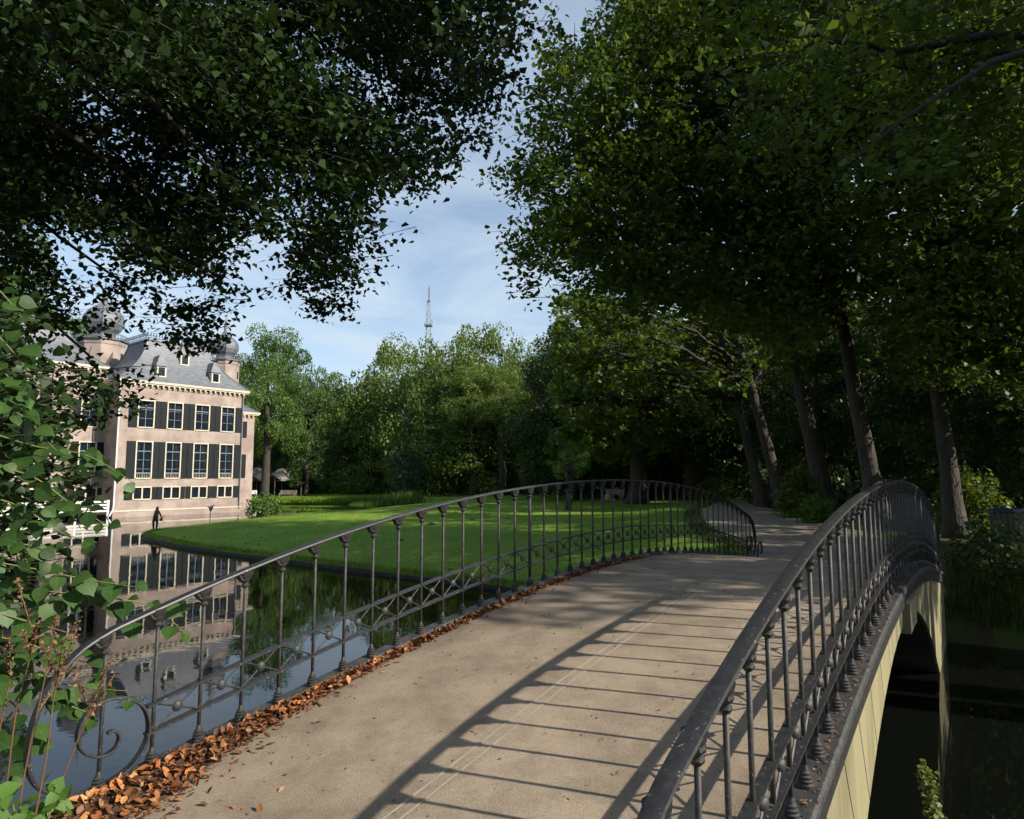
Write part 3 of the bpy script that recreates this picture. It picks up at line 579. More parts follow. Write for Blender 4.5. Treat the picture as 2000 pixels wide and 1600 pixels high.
def window(x0, x1, z0, z1, y=0., kind='tall', ls=.45, rs=.45, curt=0, ring=True):
    o = bpy.data.objects.new('window', None); C.objects.link(o); o.parent = man
    b = MB(); w_ = .09
    b.box(x0-.07, x0+w_-.07, y-.05, y+.14, z0-.02, z1+.07); b.box(x1-w_+.07, x1+.07, y-.05, y+.14, z0-.02, z1+.07); b.box(x0+.02, x1-.02, y-.05, y+.14, z1-.02, z1+.07); b.box(x0+.02, x1-.02, y-.07, y+.14, z0-.07, z0+.02)
    if kind == 'base': b.box((x0+x1)/2-.05, (x0+x1)/2+.05, y-.03, y+.12, z0+.02, z1-.02)
    part(b, 'frame', M['cream'], o)
    b = MB(); b.box(x0+.02, x1-.02, y+.10, y+.115, z0+.02, z1-.02); part(b, 'pane', M['glass'], o)
    b = MB(); fm = M['lead'] if kind == 'tall' else M['shutter']
    b.box((x0+x1)/2-.025, (x0+x1)/2+.025, y+.055, y+.095, z0+.02, z1-.02)
    nb = 4 if (z1-z0) > 2.4 else 3
    if kind == 'base': nb = 4
    for k in range(1, nb): z = z0+(z1-z0)*k/nb; b.box(x0+.02, x1-.02, y+.06, y+.09, z-.016, z+.016)
    if kind == 'tall': z = z0+(z1-z0)*.74; b.box(x0+.02, x1-.02, y+.04, y+.096, z-.04, z+.04)
    part(b, 'glazing_bars', fm, o)
    if kind == 'tall':
        b = MB()
        for s in ((-1, 1) if curt == 2 else ((1,) if curt == 1 else ((-1,) if curt == -1 else ()))):
            xa = x0+.03 if s < 0 else x1-.03
            for i in range(5):
                wtop = .40-.075*i
                q = xa - s*(.07*i)
                b.add([(q, y+.22+.03*(i % 2), z1), (q-s*.075, y+.25-.03*(i % 2), z1), (xa-s*(.03*i+.03), y+.25, z0+(z1-z0)*.35), (xa-s*.03*i, y+.23, z0+(z1-z0)*.35)], [(0, 1, 2, 3)])
        if b.v: part(b, 'curtain', M['curtain'], o)
        if (z1-z0) > 2.4:
            b = MB(); b.tube([(x0+.03, y-.0, z0+.38), (x1-.03, y-.0, z0+.38)], .016, 4)
            for t in np.linspace(x0+.06, x1-.06, 9): b.tube([(t, y, z0+.02), (t, y, z0+.38)], .009, 4)
            part(b, 'guard_rail', M['white'], o)
    if ls: shutter(o, x0-.08-ls, x0-.085, z0-.03, z1+.03, y, 3 if kind == 'tall' else 1)
    if rs: shutter(o, x1+.085, x1+.08+rs, z0-.03, z1+.03, y, 3 if kind == 'tall' else 1)
    return o
curU = [1, 2, 1, 2]; curL = [-1, 1, 2, 2]
for i, c in enumerate(cx):
    ls = .62 if i == 0 else .44; rs = .60 if i == 3 else .44
    window(c-.56, c+.56, 6.80, 8.85, 0, 'tall', ls, rs, curU[i]); window(c-.56, c+.56, 2.90, 5.67, 0, 'tall', ls, rs, curL[i]); window(c-.62, c+.62, 1.30, 2.18, 0, 'base', ls-.06, rs-.1)
b = MB(); b.tube([(-.04, -.12, 10.1), (-.04, -.12, .9), (-.08, -.16, .55), (-.35, -.25, .1)], .055, 6); part(b, 'downpipe', M['white']); b = MB(); b.tube([(FW-.12, -.1, 10.1), (FW-.12, -.1, .3)], .04, 6); part(b, 'downpipe', M['lead'])
# recessed left wing
lw = [(-1.64, -.55, 6.80, 8.60), (-1.64, -.55, 3.05, 5.60), (-1.75, -.35, 1.15, 2.1), (-5.6, -4.5, 6.80, 8.60), (-5.6, -4.5, 3.05, 5.60), (-5.7, -4.3, 1.15, 2.1)]
part(wall_with_holes(-15, 0, -.6, 11.2, lw, 2.5, .35), 'wing_wall', M['brick'])
b = MB(); b.box(-15, -.01, 3.3, 9, -.6, 11.1); part(b, 'wing_wall', M['inside'])
for h in lw: window(*h, 2.5, 'tall' if h[3]-h[2] > 1.2 else 'base', .46, .46, 0)
cornice(-15, -.4, 2.5, 9.2, 11.2); mansard(-15.3, .0, 2.2, 9.5, 2.2, 2.0, 11.47, 14.2, 'roof')
b = MB(); b.box(-3.0, -2.7, 1.2, 2.5, -.6, 10.6); b.box(-4.0, -2.7, 1.2, 1.5, -.6, 10.6); part(b, 'wing_pier', M['brick'])
# recessed right wing
b = MB(); b.box(FW+.0, 12.7, 3.0, 12, -.6, 8.6); b.box(FW+.0, 12.76, 2.94, 12, -.6, .42); part(b, 'wing_wall', M['brick'])
cornice(FW+.32, 12.7, 3.0, 12, 8.6); mansard(FW, 13.0, 2.7, 12.3, 1.6, 2.2, 8.87, 10.9, 'roof')
for z0, z1 in ((6.55, 8.0), (2.9, 5.0)):
    o = bpy.data.objects.new('window', None); C.objects.link(o); o.parent = man
    b = MB(); b.box(11.05, 11.16, 2.93, 3.02, z0-.05, z1+.05); part(b, 'frame', M['cream'], o); shutter(o, 11.2, 11.95, z0, z1, 3.0, 3)
b = MB(); b.tube([(10.85, 2.9, 8.5), (10.85, 2.9, .2)], .05, 6); part(b, 'downpipe', M['lead'])
# towers
def tower(u, v, r, z0, zbal, zdome, name='tower'):
    b = MB(); ph = math.pi/8
    b.lathe([(r, z0), (r, zbal-.35), (r*1.03, zbal-.3), (r*1.06, zbal)], 8, (u, v, 0), True, ph); o = part(b, name, M['brick'])
    b = MB(); b.lathe([(r*1.08, zbal), (r*1.16, zbal+.08), (r*1.16, zbal+.16), (r*1.0, zbal+.18)], 8, (u, v, 0), True, ph); part(b, 'gallery', M['lead'], o)
    b = MB()
    for k in range(8):
        a0, a1 = ph+k*math.pi/4, ph+(k+1)*math.pi/4; p0 = (u+r*1.12*math.cos(a0), v+r*1.12*math.sin(a0)); p1 = (u+r*1.12*math.cos(a1), v+r*1.12*math.sin(a1))
        for z in (zbal+.55, zbal+.22): b.tube([(*p0, z), (*p1, z)], .035, 4)
        for t in np.linspace(0, 1, 9)[:-1]: x, y = p0[0]+(p1[0]-p0[0])*t, p0[1]+(p1[1]-p0[1])*t; b.tube([(x, y, zbal+.16), (x, y, zbal+.55)], .022, 4)
    part(b, 'balustrade', M['lead'], o)
    s = r/1.7; z = zbal+.16
    prof = [(.92*s, 0), (.92*s, .5*s), (1.0*s, .62*s), (1.30*s, .95*s), (1.50*s, 1.4*s), (1.52*s, 1.75*s), (1.42*s, 2.15*s), (1.15*s, 2.55*s), (.75*s, 2.88*s), (.45*s, 3.1*s), (.30*s, 3.3*s), (.34*s, 3.4*s), (.22*s, 3.5*s), (.16*s, 4.1*s), (.20*s, 4.2*s), (.10*s, 4.32*s), (.03*s, 5.4*s)]
    b = MB(); b.lathe([(a, z+c) for a, c in prof], 8, (u, v, 0), True, ph); d = part(b, 'onion_dome', M['slate'], o)
    b = MB()
    for k in range(8):
        a = ph+k*math.pi/4; b.tube([(u+(rr+.02)*math.cos(a), v+(rr+.02)*math.sin(a), z+c) for rr, c in prof[2:11]], .04*s, 4)
    part(b, 'dome_rib', M['lead'], d)
    for k, zz_ in ((5, zbal-1.3), (5, zbal-3.2)):
        a = ph+k*math.pi/4+math.pi/8+ (math.pi/4); x, y = u+r*.925*math.cos(a), v+r*.925*math.sin(a)
        b = MB(); b.box(-.06, .06, -.14, .14, -.35, .35); w_ = b.build('slit_window', M['inside'], o); w_.location = (x, y, zz_); w_.rotation_euler = (0, 0, a)
tower(1.6, 8.6, 1.72, 3, 14.45, 17); tower(13.0, 9.6, 1.42, 3, 14.35, 17)
b = MB(); b.tube([(-.02, 1.2, 2.9), (-.55, 1.2, 3.0)], .03, 5); b.lathe([(.05, -.1), (.12, .05), (.13, .3), (.16, .34), (.04, .48)], 6, (-.6, 1.2, 3.05)); part(b, 'wall_lantern', M['bronze'])
# white timber walkway by the wing
wk = thing('timber_walkway', 'white timber walkway with slatted rails against the mansion wing', 'walkway', (-29.5, 49.8, 0), math.atan2(.778, .628))
b = MB(); b.box(-9, -.25, .1, 2.4, .26, .40); part(b, 'deck', M['timber'], wk)
for x in (-8.9, -6.75, -4.6, -2.45, -.35):
    b = MB(); b.box(x-.07, x+.07, .0, .12, -.5, 1.30); part(b, 'post', M['white'], wk)
for z in (.50, .72, .94, 1.18):
    b = MB(); b.box(-8.97, -.28, -.02, .0-.002, z-.065, z+.065); part(b, 'rail', M['white'], wk)

# ================================================================== leaves and trees
def rotmats(rng, n, up_bias=.5, droop=0.):
    nrm = rng.normal(0, 1, (n, 3)); nrm[:, 2] = np.abs(nrm[:, 2])*(1-up_bias)+up_bias*1.8; nrm /= np.linalg.norm(nrm, axis=1)[:, None]
    d = rng.normal(0, 1, (n, 3)); d[:, 2] -= droop*1.6; d -= nrm*(d*nrm).sum(1)[:, None]; d /= np.linalg.norm(d, axis=1)[:, None]+1e-9
    return np.stack([d, np.cross(nrm, d), nrm], -1)      # columns: length, width, normal
LINDEN = (np.array([(0, 0, 0), (.06, .42, .04), (.5, .40, .07), (1.05, 0, -.08), (.5, -.40, .07), (.06, -.42, .04)]), np.array([(0, 3, 2, 1), (0, 5, 4, 3)]))
KITE = (np.array([(0, 0, .02), (.30, .46, .06), (1.05, 0, -.07), (.30, -.46, .06)]), np.array([(0, 3, 2, 1)]))
OAK = (np.array([(0, 0, 0), (.30, .22, .03), (.78, .36, .05), (1.1, 0, -.05), (.70, -.34, .05), (.34, -.20, .03)]), np.array([(0, 3, 2, 1), (0, 5, 4, 3)]))
QUAD = (np.array([(0, 0, 0), (.5, .36, .05), (1.0, 0, -.05), (.5, -.36, .05)]), np.array([(0, 3, 2, 1)]))
def leaves(P, size, rng, tmpl, up=.5, droop=.3):
    P = np.asarray(P); n = len(P); Rm = rotmats(rng, n, up, droop); s = size*rng.uniform(.5, 1.35, n)
    T_, Fc = tmpl; V = np.einsum('nij,kj->nki', Rm, T_)*s[:, None, None]+P[:, None, :]
    k = len(T_); return V.reshape(-1, 3), (Fc[None]+np.arange(n)[:, None, None]*k).reshape(-1, Fc.shape[1])
def in_poly(x, y, poly):
    ins = np.zeros(x.shape, bool); n = len(poly)
    for i in range(n):
        ax, ay = poly[i]; bx, by = poly[(i+1) % n]
        if ay == by: continue
        ins ^= ((ay > y) != (by > y)) & (x < (bx-ax)*(y-ay)/(by-ay)+ax)
    return ins
def region(poly, d0, d1, n, rng, thr=-9., ns_=.9):
    """n points through the solid region whose outline, seen from the bridge, is poly and which is d0..d1 metres deep"""
    P = np.array(poly, float); out = []; got = 0
    while got < n:
        x = rng.uniform(P[:, 0].min(), P[:, 0].max(), 4*n); y = rng.uniform(P[:, 1].min(), P[:, 1].max(), 4*n); d = (rng.uniform(d0**3, d1**3, 4*n))**(1/3)
        k = in_poly(x, y, poly); x, y, d = x[k], y[k], d[k]
        c, s = math.cos(PITCH), math.sin(PITCH); v = -(y-800)/FPX; q = d/(c-v*s); W = np.stack([(x-1000)/FPX*q, d, ZC+(s+v*c)*q], -1)
        if thr > -5:
            nv = np.sin(W[:, 0]*1.7*ns_+.3)*np.sin(W[:, 1]*1.5*ns_+1.1)+np.sin(W[:, 2]*2.1*ns_+.5)*np.cos(W[:, 0]*1.1*ns_-W[:, 1]*.8*ns_); W = W[nv > thr]
        out.append(W); got += len(W)
    return np.concatenate(out)[:n]
def sprays(Cn, per, rng, spread=.42, flat=.35, droop=.35, wide=.30):
    """per leaves round every spray centre, sprays flat and hanging outward"""
    n = len(Cn); az = rng.uniform(0, 2*np.pi, n); t = rng.uniform(-1, 1, (n, per)); L = spread*rng.uniform(.6, 1.3, n)[:, None]
    off = rng.normal(0, wide, (n, per))*L; dx = np.cos(az)[:, None]*t*L-np.sin(az)[:, None]*off; dy = np.sin(az)[:, None]*t*L+np.cos(az)[:, None]*off
    dz = rng.normal(0, .28*flat, (n, per)) - droop*L*(t+1)*.5
    return (Cn[:, None, :]+np.stack([dx, dy, dz], -1)).reshape(-1, 3), np.stack([np.cos(az), np.sin(az), -droop*.5*np.ones(n)], -1), L[:, 0]
def twig_mesh(Cn, D, L, r=.006):
    a = Cn-D*L[:, None]*.85; b_ = Cn+D*L[:, None]*.7; n = len(Cn); k = 3; ang = np.arange(3)*2*np.pi/3
    s = np.stack([-D[:, 1], D[:, 0], np.zeros(n)], -1); u = np.cross(D, s)
    ring = (np.cos(ang)[None, :, None]*s[:, None]+np.sin(ang)[None, :, None]*u[:, None])
    V = np.concatenate([a[:, None]+ring*r*1.6, b_[:, None]+ring*r*.5], 1).reshape(-1, 3)
    Fc = np.array([(0, 1, 4, 3), (1, 2, 5, 4), (2, 0, 3, 5)]); return V, (Fc[None]+np.arange(n)[:, None, None]*6).reshape(-1, 4)
def bez(a, c, b, n):
    t = np.linspace(0, 1, n)[:, None]; return (1-t)**2*a+2*t*(1-t)*c+t*t*b
def grow(root, trunk, r0, ends, rng, bark='bark', zmin=.35, thick=.5, sub=3):
    """trunk polyline and limbs that reach the given ends"""
    tr = np.array(trunk, float); tr = catmull(tr, 6); n = len(tr); rad = r0*(1-.80*np.linspace(0, 1, n)**.9)
    rad = rad*(1+.55*np.exp(-np.linspace(0, 1, n)*18)); tr2 = tr+np.c_[rng.normal(0, .02, (n, 2)), np.zeros(n)]
    b = MB(); b.tube(tr2, rad, 12); o = b.build('trunk', M[bark], root, True)
    lb = MB()
    H0, H1 = tr[0][2], tr[-1][2]
    for e in ends:
        e = np.array(e, float); dh = math.hypot(e[0]-tr[-1][0], e[1]-tr[-1][1])
        zs = np.clip(e[2]-.35*dh-.5+rng.normal(0, .5), H0+zmin*(H1-H0), H1-.3); i = int(np.argmin(abs(tr[:, 2]-zs))); s = tr[i]
        c = s*.45+e*.55+np.array([0, 0, .22*dh+.3])+rng.normal(0, .10*max(dh, 1), 3)*np.array([1, 1, .4]); m = 12
        P = bez(s, c, e, m); P[1:-1] += rng.normal(0, .035*max(dh, 1)*.35, (m-2, 3)); rr = min(rad[i]*thick, .05+.014*max(dh, 1)); rads = rr*(1-.9*np.linspace(0, 1, m))+.006
        lb.tube(P, rads, 6)
        for _ in range(sub):
            j = rng.integers(4, m-1); e2 = P[j]+rng.normal(0, .19, 3)*np.clip(dh, 2, 4.5)*.7*np.array([1, 1, .5]); c2 = (P[j]+e2)/2+np.array([0, 0, .2]); lb.tube(bez(P[j], c2, e2, 6), rads[j]*.6*(1-.85*np.linspace(0, 1, 6))+.004, 4)
    lb.build('branches', M['limb'], root, True)
def crown(root, P, size, rng, tmpl, m, up=.5, droop=.3, tw=None, name='crown'):
    V, Fc = leaves(P, size, rng, tmpl, up, droop); o = put(name, npmesh(name, V, Fc), M[m], root)
    if tw is not None: V, Fc = twig_mesh(*tw); stuff(put('twigs', npmesh('twigs', V, Fc), M['limb'], root))
    return o
def filler(root, off, poly, d0, d1, n, size, m, rng):
    cs = region(poly, d0, d1, n, rng); P, D, L = sprays(cs, 9, rng, .7, .6, .3); crown(root, P-off, size, rng, KITE, m, .2, .3, name='inner_crown')
def far_ends(P, k, rng):
    P = P[rng.permutation(len(P))[:1500]]; sel = [P[0]]; d = np.linalg.norm(P-sel[0], axis=1)
    for _ in range(k-1): i = int(np.argmax(d)); sel.append(P[i]); d = np.minimum(d, np.linalg.norm(P-P[i], axis=1))
    return sel

# --- the linden that hangs over the water from the left
rng = np.random.default_rng(21)
LP = [(-900, -500), (1030, -500), (1015, -40), (1000, 40), (975, 110), (935, 190), (905, 270), (830, 310), (770, 350), (695, 390), (690, 460), (655, 530), (630, 545), (605, 520), (580, 465), (555, 420), (500, 420), (450, 440), (425, 500), (395, 550), (340, 515), (280, 515), (245, 480), (205, 450), (150, 430), (-900, 450)]
LP2 = [(-700, 440), (60, 440), (110, 540), (150, 580), (120, 620), (50, 620), (110, 700), (150, 760), (130, 800), (70, 840), (30, 930), (-700, 950)]
lin = thing('linden_tree', 'dark overhanging linden whose boughs fill the upper left above the mansion', 'tree', (-9.5, 1.2, 1.1))
off = np.array(lin.location)
cc = np.concatenate([region(LP, 7.0, 12.5, 7000, rng, -.25, 1.15), region(LP2, 7.5, 10.5, 800, rng, -.2, 1.3), region([(-900, -500), (620, -500), (520, 60), (200, 200), (-900, 260)], 5.0, 7.2, 700, rng, -.6, 1.0)])
extra = rng.normal(0, 1, (1500, 3)); extra = extra/np.linalg.norm(extra, axis=1)[:, None]*np.array([6.5, 5.5, 5.5])*rng.uniform(.6, 1, (1500, 1))+np.array([-10.5, 1.0, 12]); extra = extra[(extra[:, 1] < 3)]
# lone hanging tips
tips = np.array([px(x, y, d) for x, y, d in ((640, 590, 9.5), (660, 560, 9.4), (690, 520, 9.4), (620, 545, 9.6), (560, 540, 9.8), (730, 460, 9.3), (590, 500, 9.7), (980, 150, 9.5), (1010, 60, 9.5), (950, 250, 9.6), (820, 360, 9.5), (420, 600, 9.6), (440, 570, 9.6), (215, 730, 8.7), (190, 700, 8.7), (225, 770, 8.9), (170, 790, 8.6), (380, 640, 9.2), (420, 655, 9.2), (360, 610, 9.3), (260, 580, 9.4), (200, 575, 9.2), (330, 590, 9.4), (240, 545, 9.4), (300, 560, 9.4))])
cc = np.concatenate([cc, np.repeat(tips, 3, 0)+rng.normal(0, .12, (len(tips)*3, 3)), extra])
Lp, D, Ln = sprays(cc, 38, rng, .50, .26, .40, .26)
crown(lin, Lp-off, .084, rng, KITE, 'linden', .45, .5, (cc-off, D, Ln, .0035))
filler(lin, off, [(-800, -500), (960, -500), (940, 40), (880, 180), (820, 250), (680, 330), (600, 400), (480, 370), (400, 450), (250, 420), (-800, 400)], 11.5, 14, 1500, .17, 'linden', rng)
le = [px(x, y, d) for x, y, d in ((620, 500, 9.6), (390, 540, 9.8), (870, 210, 10), (770, 310, 9.8), (940, 40, 10), (660, 380, 9.6), (540, 470, 10), (250, 560, 9.8), (180, 700, 9), (60, 480, 9), (400, 250, 10.5), (700, 150, 10.5), (200, 150, 9.5), (550, 50, 9), (80, 830, 8.8), (900, -100, 9), (600, 300, 10), (-200, 300, 9), (-300, 0, 10))]
grow(lin, [(0, 0, 0), (.1, .2, 3), (.5, .6, 7), (.9, 1.2, 12), (.8, 1.2, 17)], .48, [e-off for e in le], rng, sub=4, thick=.32)

# --- oaks along the path on the right
rng = np.random.default_rng(5)
def gz(x, y): return float(ground_z(np.array([x]), np.array([y]))[0])
OAKS = []   # name, base x px, base dist, top lean, height, r, label, region list
def oak(label, pxx, dist, lean, H, r0, regs, size, m, per, ends=26, seed=1, tmpl=OAK, thr=-.6, ns_=.8, spread=.55, drop=.3, tw=True, base=None, fill=None, tips=()):
    rng = np.random.default_rng(seed); X = (pxx-1000)/FPX*dist if base is None else base[0]; Y = dist if base is None else base[1]; z = gz(X, Y)-.08
    t = thing('oak_tree', label, 'tree', (X, Y, z)); off = np.array([X, Y, z])
    cs = np.concatenate([region(p, a, b, n, rng, thr, ns_) for p, a, b, n in regs])
    for x, y, d in tips: cs = np.concatenate([cs, px(x, y, d)+rng.normal(0, .28, (5, 3))])
    P, D, L = sprays(cs, per, rng, spread, .5, drop)
    crown(t, P-off, size, rng, tmpl, m, .4, .3, (cs-off, D, L, .007) if tw else None)
    if fill: filler(t, off, *fill, m, rng)
    grow(t, [(0, 0, 0), (lean*.22, .05, H*.22), (lean*.5, .1, H*.5), (lean*.8, .1, H*.78), (lean, 0, H)], r0, [e-off for e in far_ends(cs, ends, rng)], rng, zmin=.40, sub=3)
    return t
edgeL = [(1190, -150), (1200, 20), (1140, 80), (1075, 110), (1070, 195), (1040, 270), (1005, 345), (1055, 390), (1010, 465), (1035, 520), (1110, 540)]
oak('ivy-dark oak trunk standing nearest, just right of the far end of the bridge', 1858, 20.5, -1.0, 17, .28,
    [([(1500, -130), (2110, -130), (2160, 820), (2010, 800), (1900, 730), (1800, 760), (1720, 640), (1640, 500), (1520, 350)], 15, 23, 3000)], .175, 'oak', 16, 30, 31, fill=([(1480, -100), (2080, -100), (2130, 780), (2010, 760), (1800, 700), (1640, 480)], 18, 20.5, 1300, .34))
oak('tall dark oak trunk rising behind the crest of the right railing', 1712, 23.0, -2.3, 18, .32,
    [(edgeL + [(1200, 600), (1330, 600), (1480, 650), (1560, 690), (1640, 620), (1640, 300), (1560, -150)], 17, 25, 3800)], .175, 'oak', 16, 34, 32, fill=([(1230, -100), (1240, 100), (1140, 250), (1120, 500), (1250, 570), (1500, 630), (1640, 560), (1560, -100)], 20, 22.5, 1000, .36), tips=[(x, y, 19+.3*(i % 4)) for i, (x, y) in enumerate([(985, 345), (1010, 355), (1030, 330), (990, 470), (1015, 480), (1040, 450), (1075, 95), (1095, 75), (1065, 150), (1060, 190), (1030, 265), (1045, 300), (1010, 530), (1040, 545), (1100, 560), (1130, 555), (1150, 45), (1190, 15), (1080, 400), (1050, 230), (1160, 590), (1200, 620)])])
oak('thick leaning oak trunk with sunlit flank beside the shrubs at the path', 1612, 31, -2.7, 17, .46,
    [([(1400, 560), (1480, 520), (1660, 520), (1720, 600), (1700, 720), (1500, 730), (1420, 690)], 27, 31, 420)], .25, 'oak', 12, 30, 33, tmpl=KITE, thr=0.35)
oak('slim leaning oak, right one of the pair at the bend of the path', 1528, 35, -3.7, 16, .36,
    [([(1110, 560), (1700, 560), (1760, 680), (1560, 760), (1330, 740), (1250, 700)], 33, 38, 330)], .27, 'oak2', 12, 24, 34, tmpl=KITE, thr=0.4)
oak('slim leaning oak, left one of the pair at the bend of the path', 1487, 38, -3.1, 15, .34,
    [([(1090, 600), (1500, 590), (1560, 700), (1420, 760), (1230, 780), (1100, 720)], 36, 41, 330)], .28, 'oak2', 12, 24, 35, tmpl=KITE, thr=0.4)
oak('broad old tree with flared base standing on the lawn by the seated person', 1243, 50, .6, 19, .66,
    [([(1085, 600), (1200, 570), (1420, 620), (1480, 760), (1430, 830), (1330, 850), (1290, 900), (1200, 905), (1120, 870), (1075, 760)], 44, 54, 1500), ([(1085, 580), (1180, 545), (1290, 590), (1290, 690), (1240, 800), (1150, 880), (1100, 850), (1080, 730)], 40, 45, 500)], .33, 'oak2', 12, 26, 36, tmpl=KITE, thr=0.3)
oak('dark broad trunk behind the railing, right of the old lawn tree', 1350, 54, .4, 20, .70,
    [([(1280, 640), (1650, 620), (1660, 800), (1560, 870), (1300, 880)], 50, 60, 1700)], .36, 'dark', 12, 22, 37, tmpl=KITE, thr=-.6)
# near-bank oaks standing right of the view; their boughs reach into the upper right
oak('near oak whose big-leaved boughs hang into the upper right corner', 0, 0, 1.0, 19, .45,
    [([(1290, -500), (2700, -500), (2700, 560), (2000, 470), (1900, 330), (1760, 360), (1620, 330), (1480, 370), (1400, 240), (1330, 120)], 8.5, 13.5, 1200)], .155, 'oak', 13, 22, 38, thr=-.2, ns_=1.2, base=(15.5, 12.0))

# --- generic crowns for the trees further off, shared between trees
def lobe_crown(seed, n, size, style, tmpl=QUAD):
    rng = np.random.default_rng(seed); nl = 60; P = []; per = n//nl
    for i in range(nl):
        u = rng.uniform(-.75, 1); th = rng.uniform(0, 2*np.pi); s = math.sqrt(max(0, 1-u*u)); f = rng.uniform(.55, .98)
        c = np.array([s*math.cos(th)*f, s*math.sin(th)*f, u*f]); r = rng.uniform(.16, .32)
        d = rng.normal(0, 1, (per, 3)); d /= np.linalg.norm(d, axis=1)[:, None]; d *= (rng.uniform(.35, 1, (per, 1)))**.5
        q = c+d*r*np.array([1, 1, .62])
        if style == 'weep': q[:, 2] -= .55*np.hypot(d[:, 0], d[:, 1])**2*r*rng.uniform(.3, 2.0, per)
        P.append(q)
    P = np.concatenate(P); 
    V, Fc = leaves(P*np.array([1, 1, 1]), size, rng, tmpl, .35 if style != 'weep' else .1, .3 if style != 'weep' else 1.1)
    return V, Fc
CROWN = {}
for nm, args in {'round_a': (101, 34000, .036, 'round'), 'round_b': (102, 34000, .036, 'round'), 'weep_a': (103, 30000, .034, 'weep'), 'weep_b': (104, 30000, .034, 'weep'), 'bush': (105, 7000, .055, 'round')}.items():
    CROWN[nm] = lobe_crown(*args)
CM = {}
def crown_me(nm, m):
    if nm not in CM: me = npmesh('crown', *CROWN[nm]); me.materials.append(M['dark']); CM[nm] = me
    return CM[nm]
def cput(nm, m, t, loc):
    o = put('crown', crown_me(nm, m), None, t, loc); o.material_slots[0].link = 'OBJECT'; o.material_slots[0].material = M[m]; return o
def tree(name, label, x, y, ztop, rad, zlow, cr_, m, r0=.35, group=None, rz=0., ry=None, lean=0.):
    z = gz(x, y)-.1; t = thing(name, label, 'tree', (x, y, z), 0, group); rr = random.Random(hash((round(x*10), round(y*10))) & 0xffff)
    o = cput(cr_, m, t, (lean, 0, (ztop+zlow)/2-z)); o.scale = (rad, ry or rad, (ztop-zlow)/2); o.rotation_euler = (0, 0, rz)
    b = MB(); H = (ztop+zlow)/2-z+.2*(ztop-zlow); b.tube(catmull([(0, 0, 0), (lean*.3+.1, 0, H*.35), (lean*.7-.1, .1, H*.7), (lean, 0, H)], 4), np.linspace(r0*1.25, r0*.35, 13), 8)
    for k in range(7):
        a = rr.uniform(0, 6.28); zz_ = H*rr.uniform(.45, .9); e = (lean+math.cos(a)*rad*.7, math.sin(a)*rad*.7, zz_+rad*.45); b.tube(bez(np.array([lean*.6, 0, zz_]), np.array([e[0]*.5, e[1]*.5, zz_+rad*.35]), np.array(e), 6), np.linspace(r0*.35, .03, 6), 5)
    b.build('trunk', M['bark'], t, True); return t
def txy(xp, d): return ((xp-1000)/FPX*d, d)
def ztop(yp, d): return ZC+(929-yp)/FPX*d
def T(name, label, xp, ytop, d, wpx, ylow, cr_, m, r0=.35, group=None, rz=0.):
    x, y = txy(xp, d); return tree(name, label, x, y, ztop(ytop, d), wpx/2/FPX*d, ztop(ylow, d), cr_, m, r0, group, rz)
T('park_tree', 'tall sunlit tree right behind the mansion, above the tent', 520, 640, 74, 175, 932, 'round_a', 'park', .42)
T('park_tree', 'fuller lower half of foliage beside the tall tree, behind the mansion corner', 552, 690, 90, 150, 1000, 'round_b', 'park', .35, rz=2.2)
T('park_tree', 'tree half hidden behind the right onion dome', 455, 690, 88, 150, 940, 'round_b', 'park', .4, rz=1)
T('park_tree', 'lower tree between the tall tree by the mansion and the weeping beeches', 615, 722, 86, 130, 950, 'round_b', 'park', .4, rz=2)
T('beech_tree', 'grey-green weeping beech at the left end of the beech group', 690, 715, 94, 256, 1030, 'weep_a', 'beech', .4, rz=.5)
T('beech_tree', 'weeping beech just left of the mast', 770, 655, 92, 286, 1030, 'weep_b', 'beech', .45, rz=1.5)
T('beech_tree', 'tall yellowing beech in front of the mast', 868, 640, 80, 286, 1030, 'weep_a', 'beech', .45, rz=2.5)
T('beech_tree', 'tall beech right of the mast, highest of the group', 960, 628, 82, 272, 1030, 'weep_b', 'beech', .45, rz=3.5)
T('beech_tree', 'beech at the right end of the group, beside the purple tree', 1045, 635, 80, 241, 1030, 'weep_a', 'beech', .4, rz=4.5)
T('beech_tree', 'low front beech with drooping skirts below the mast', 900, 760, 80, 286, 1030, 'weep_b', 'beech', .35, rz=5.2)
T('beech_tree', 'low front beech with drooping skirts above the reeds', 730, 770, 90, 256, 1030, 'weep_a', 'beech', .35, rz=.2)
for xp, d in ((924, 74), (980, 73)):
    x, y = txy(xp, d); z = gz(x, y)-.1; t = thing('beech_tree', 'smooth pale beech trunk %s in the shade under the beeches' % ('left of the pair' if xp < 950 else 'right of the pair'), 'tree', (x, y, z))
    b = MB(); b.tube(catmull([(0, 0, 0), (.1, 0, 3), (-.1, 0, 7), (0, 0, 12)], 4), np.linspace(.5, .28, 13), 8); b.build('trunk', M['bark'], t, True)
    o = cput('weep_a', 'beech', t, (0, 0, 11)); o.scale = (4, 4, 4)
T('copper_beech', 'purple-brown copper beech between the beeches and the oaks', 1092, 700, 70, 90, 950, 'weep_b', 'copper', .3)
T('cypress_tree', 'bright green feathery tree low at the lawn edge', 1108, 835, 41, 95, 950, 'bush', 'bright', .18)
T('young_tree', 'small yellowish young tree standing alone before the dark wood', 1030, 885, 62, 54, 944, 'bush', 'yellowish', .10)
T('woodland_tree', 'dark tree far behind the tent, left of two', 500, 800, 100, 150, 1010, 'round_a', 'dark', .3)
T('woodland_tree', 'dark tree far behind the tent, right of two', 590, 790, 102, 170, 1010, 'round_b', 'dark', .3)
T('yew_tree', 'dark rounded yew under the beeches above the reeds', 790, 880, 70, 80, 965, 'bush', 'yew', .2)
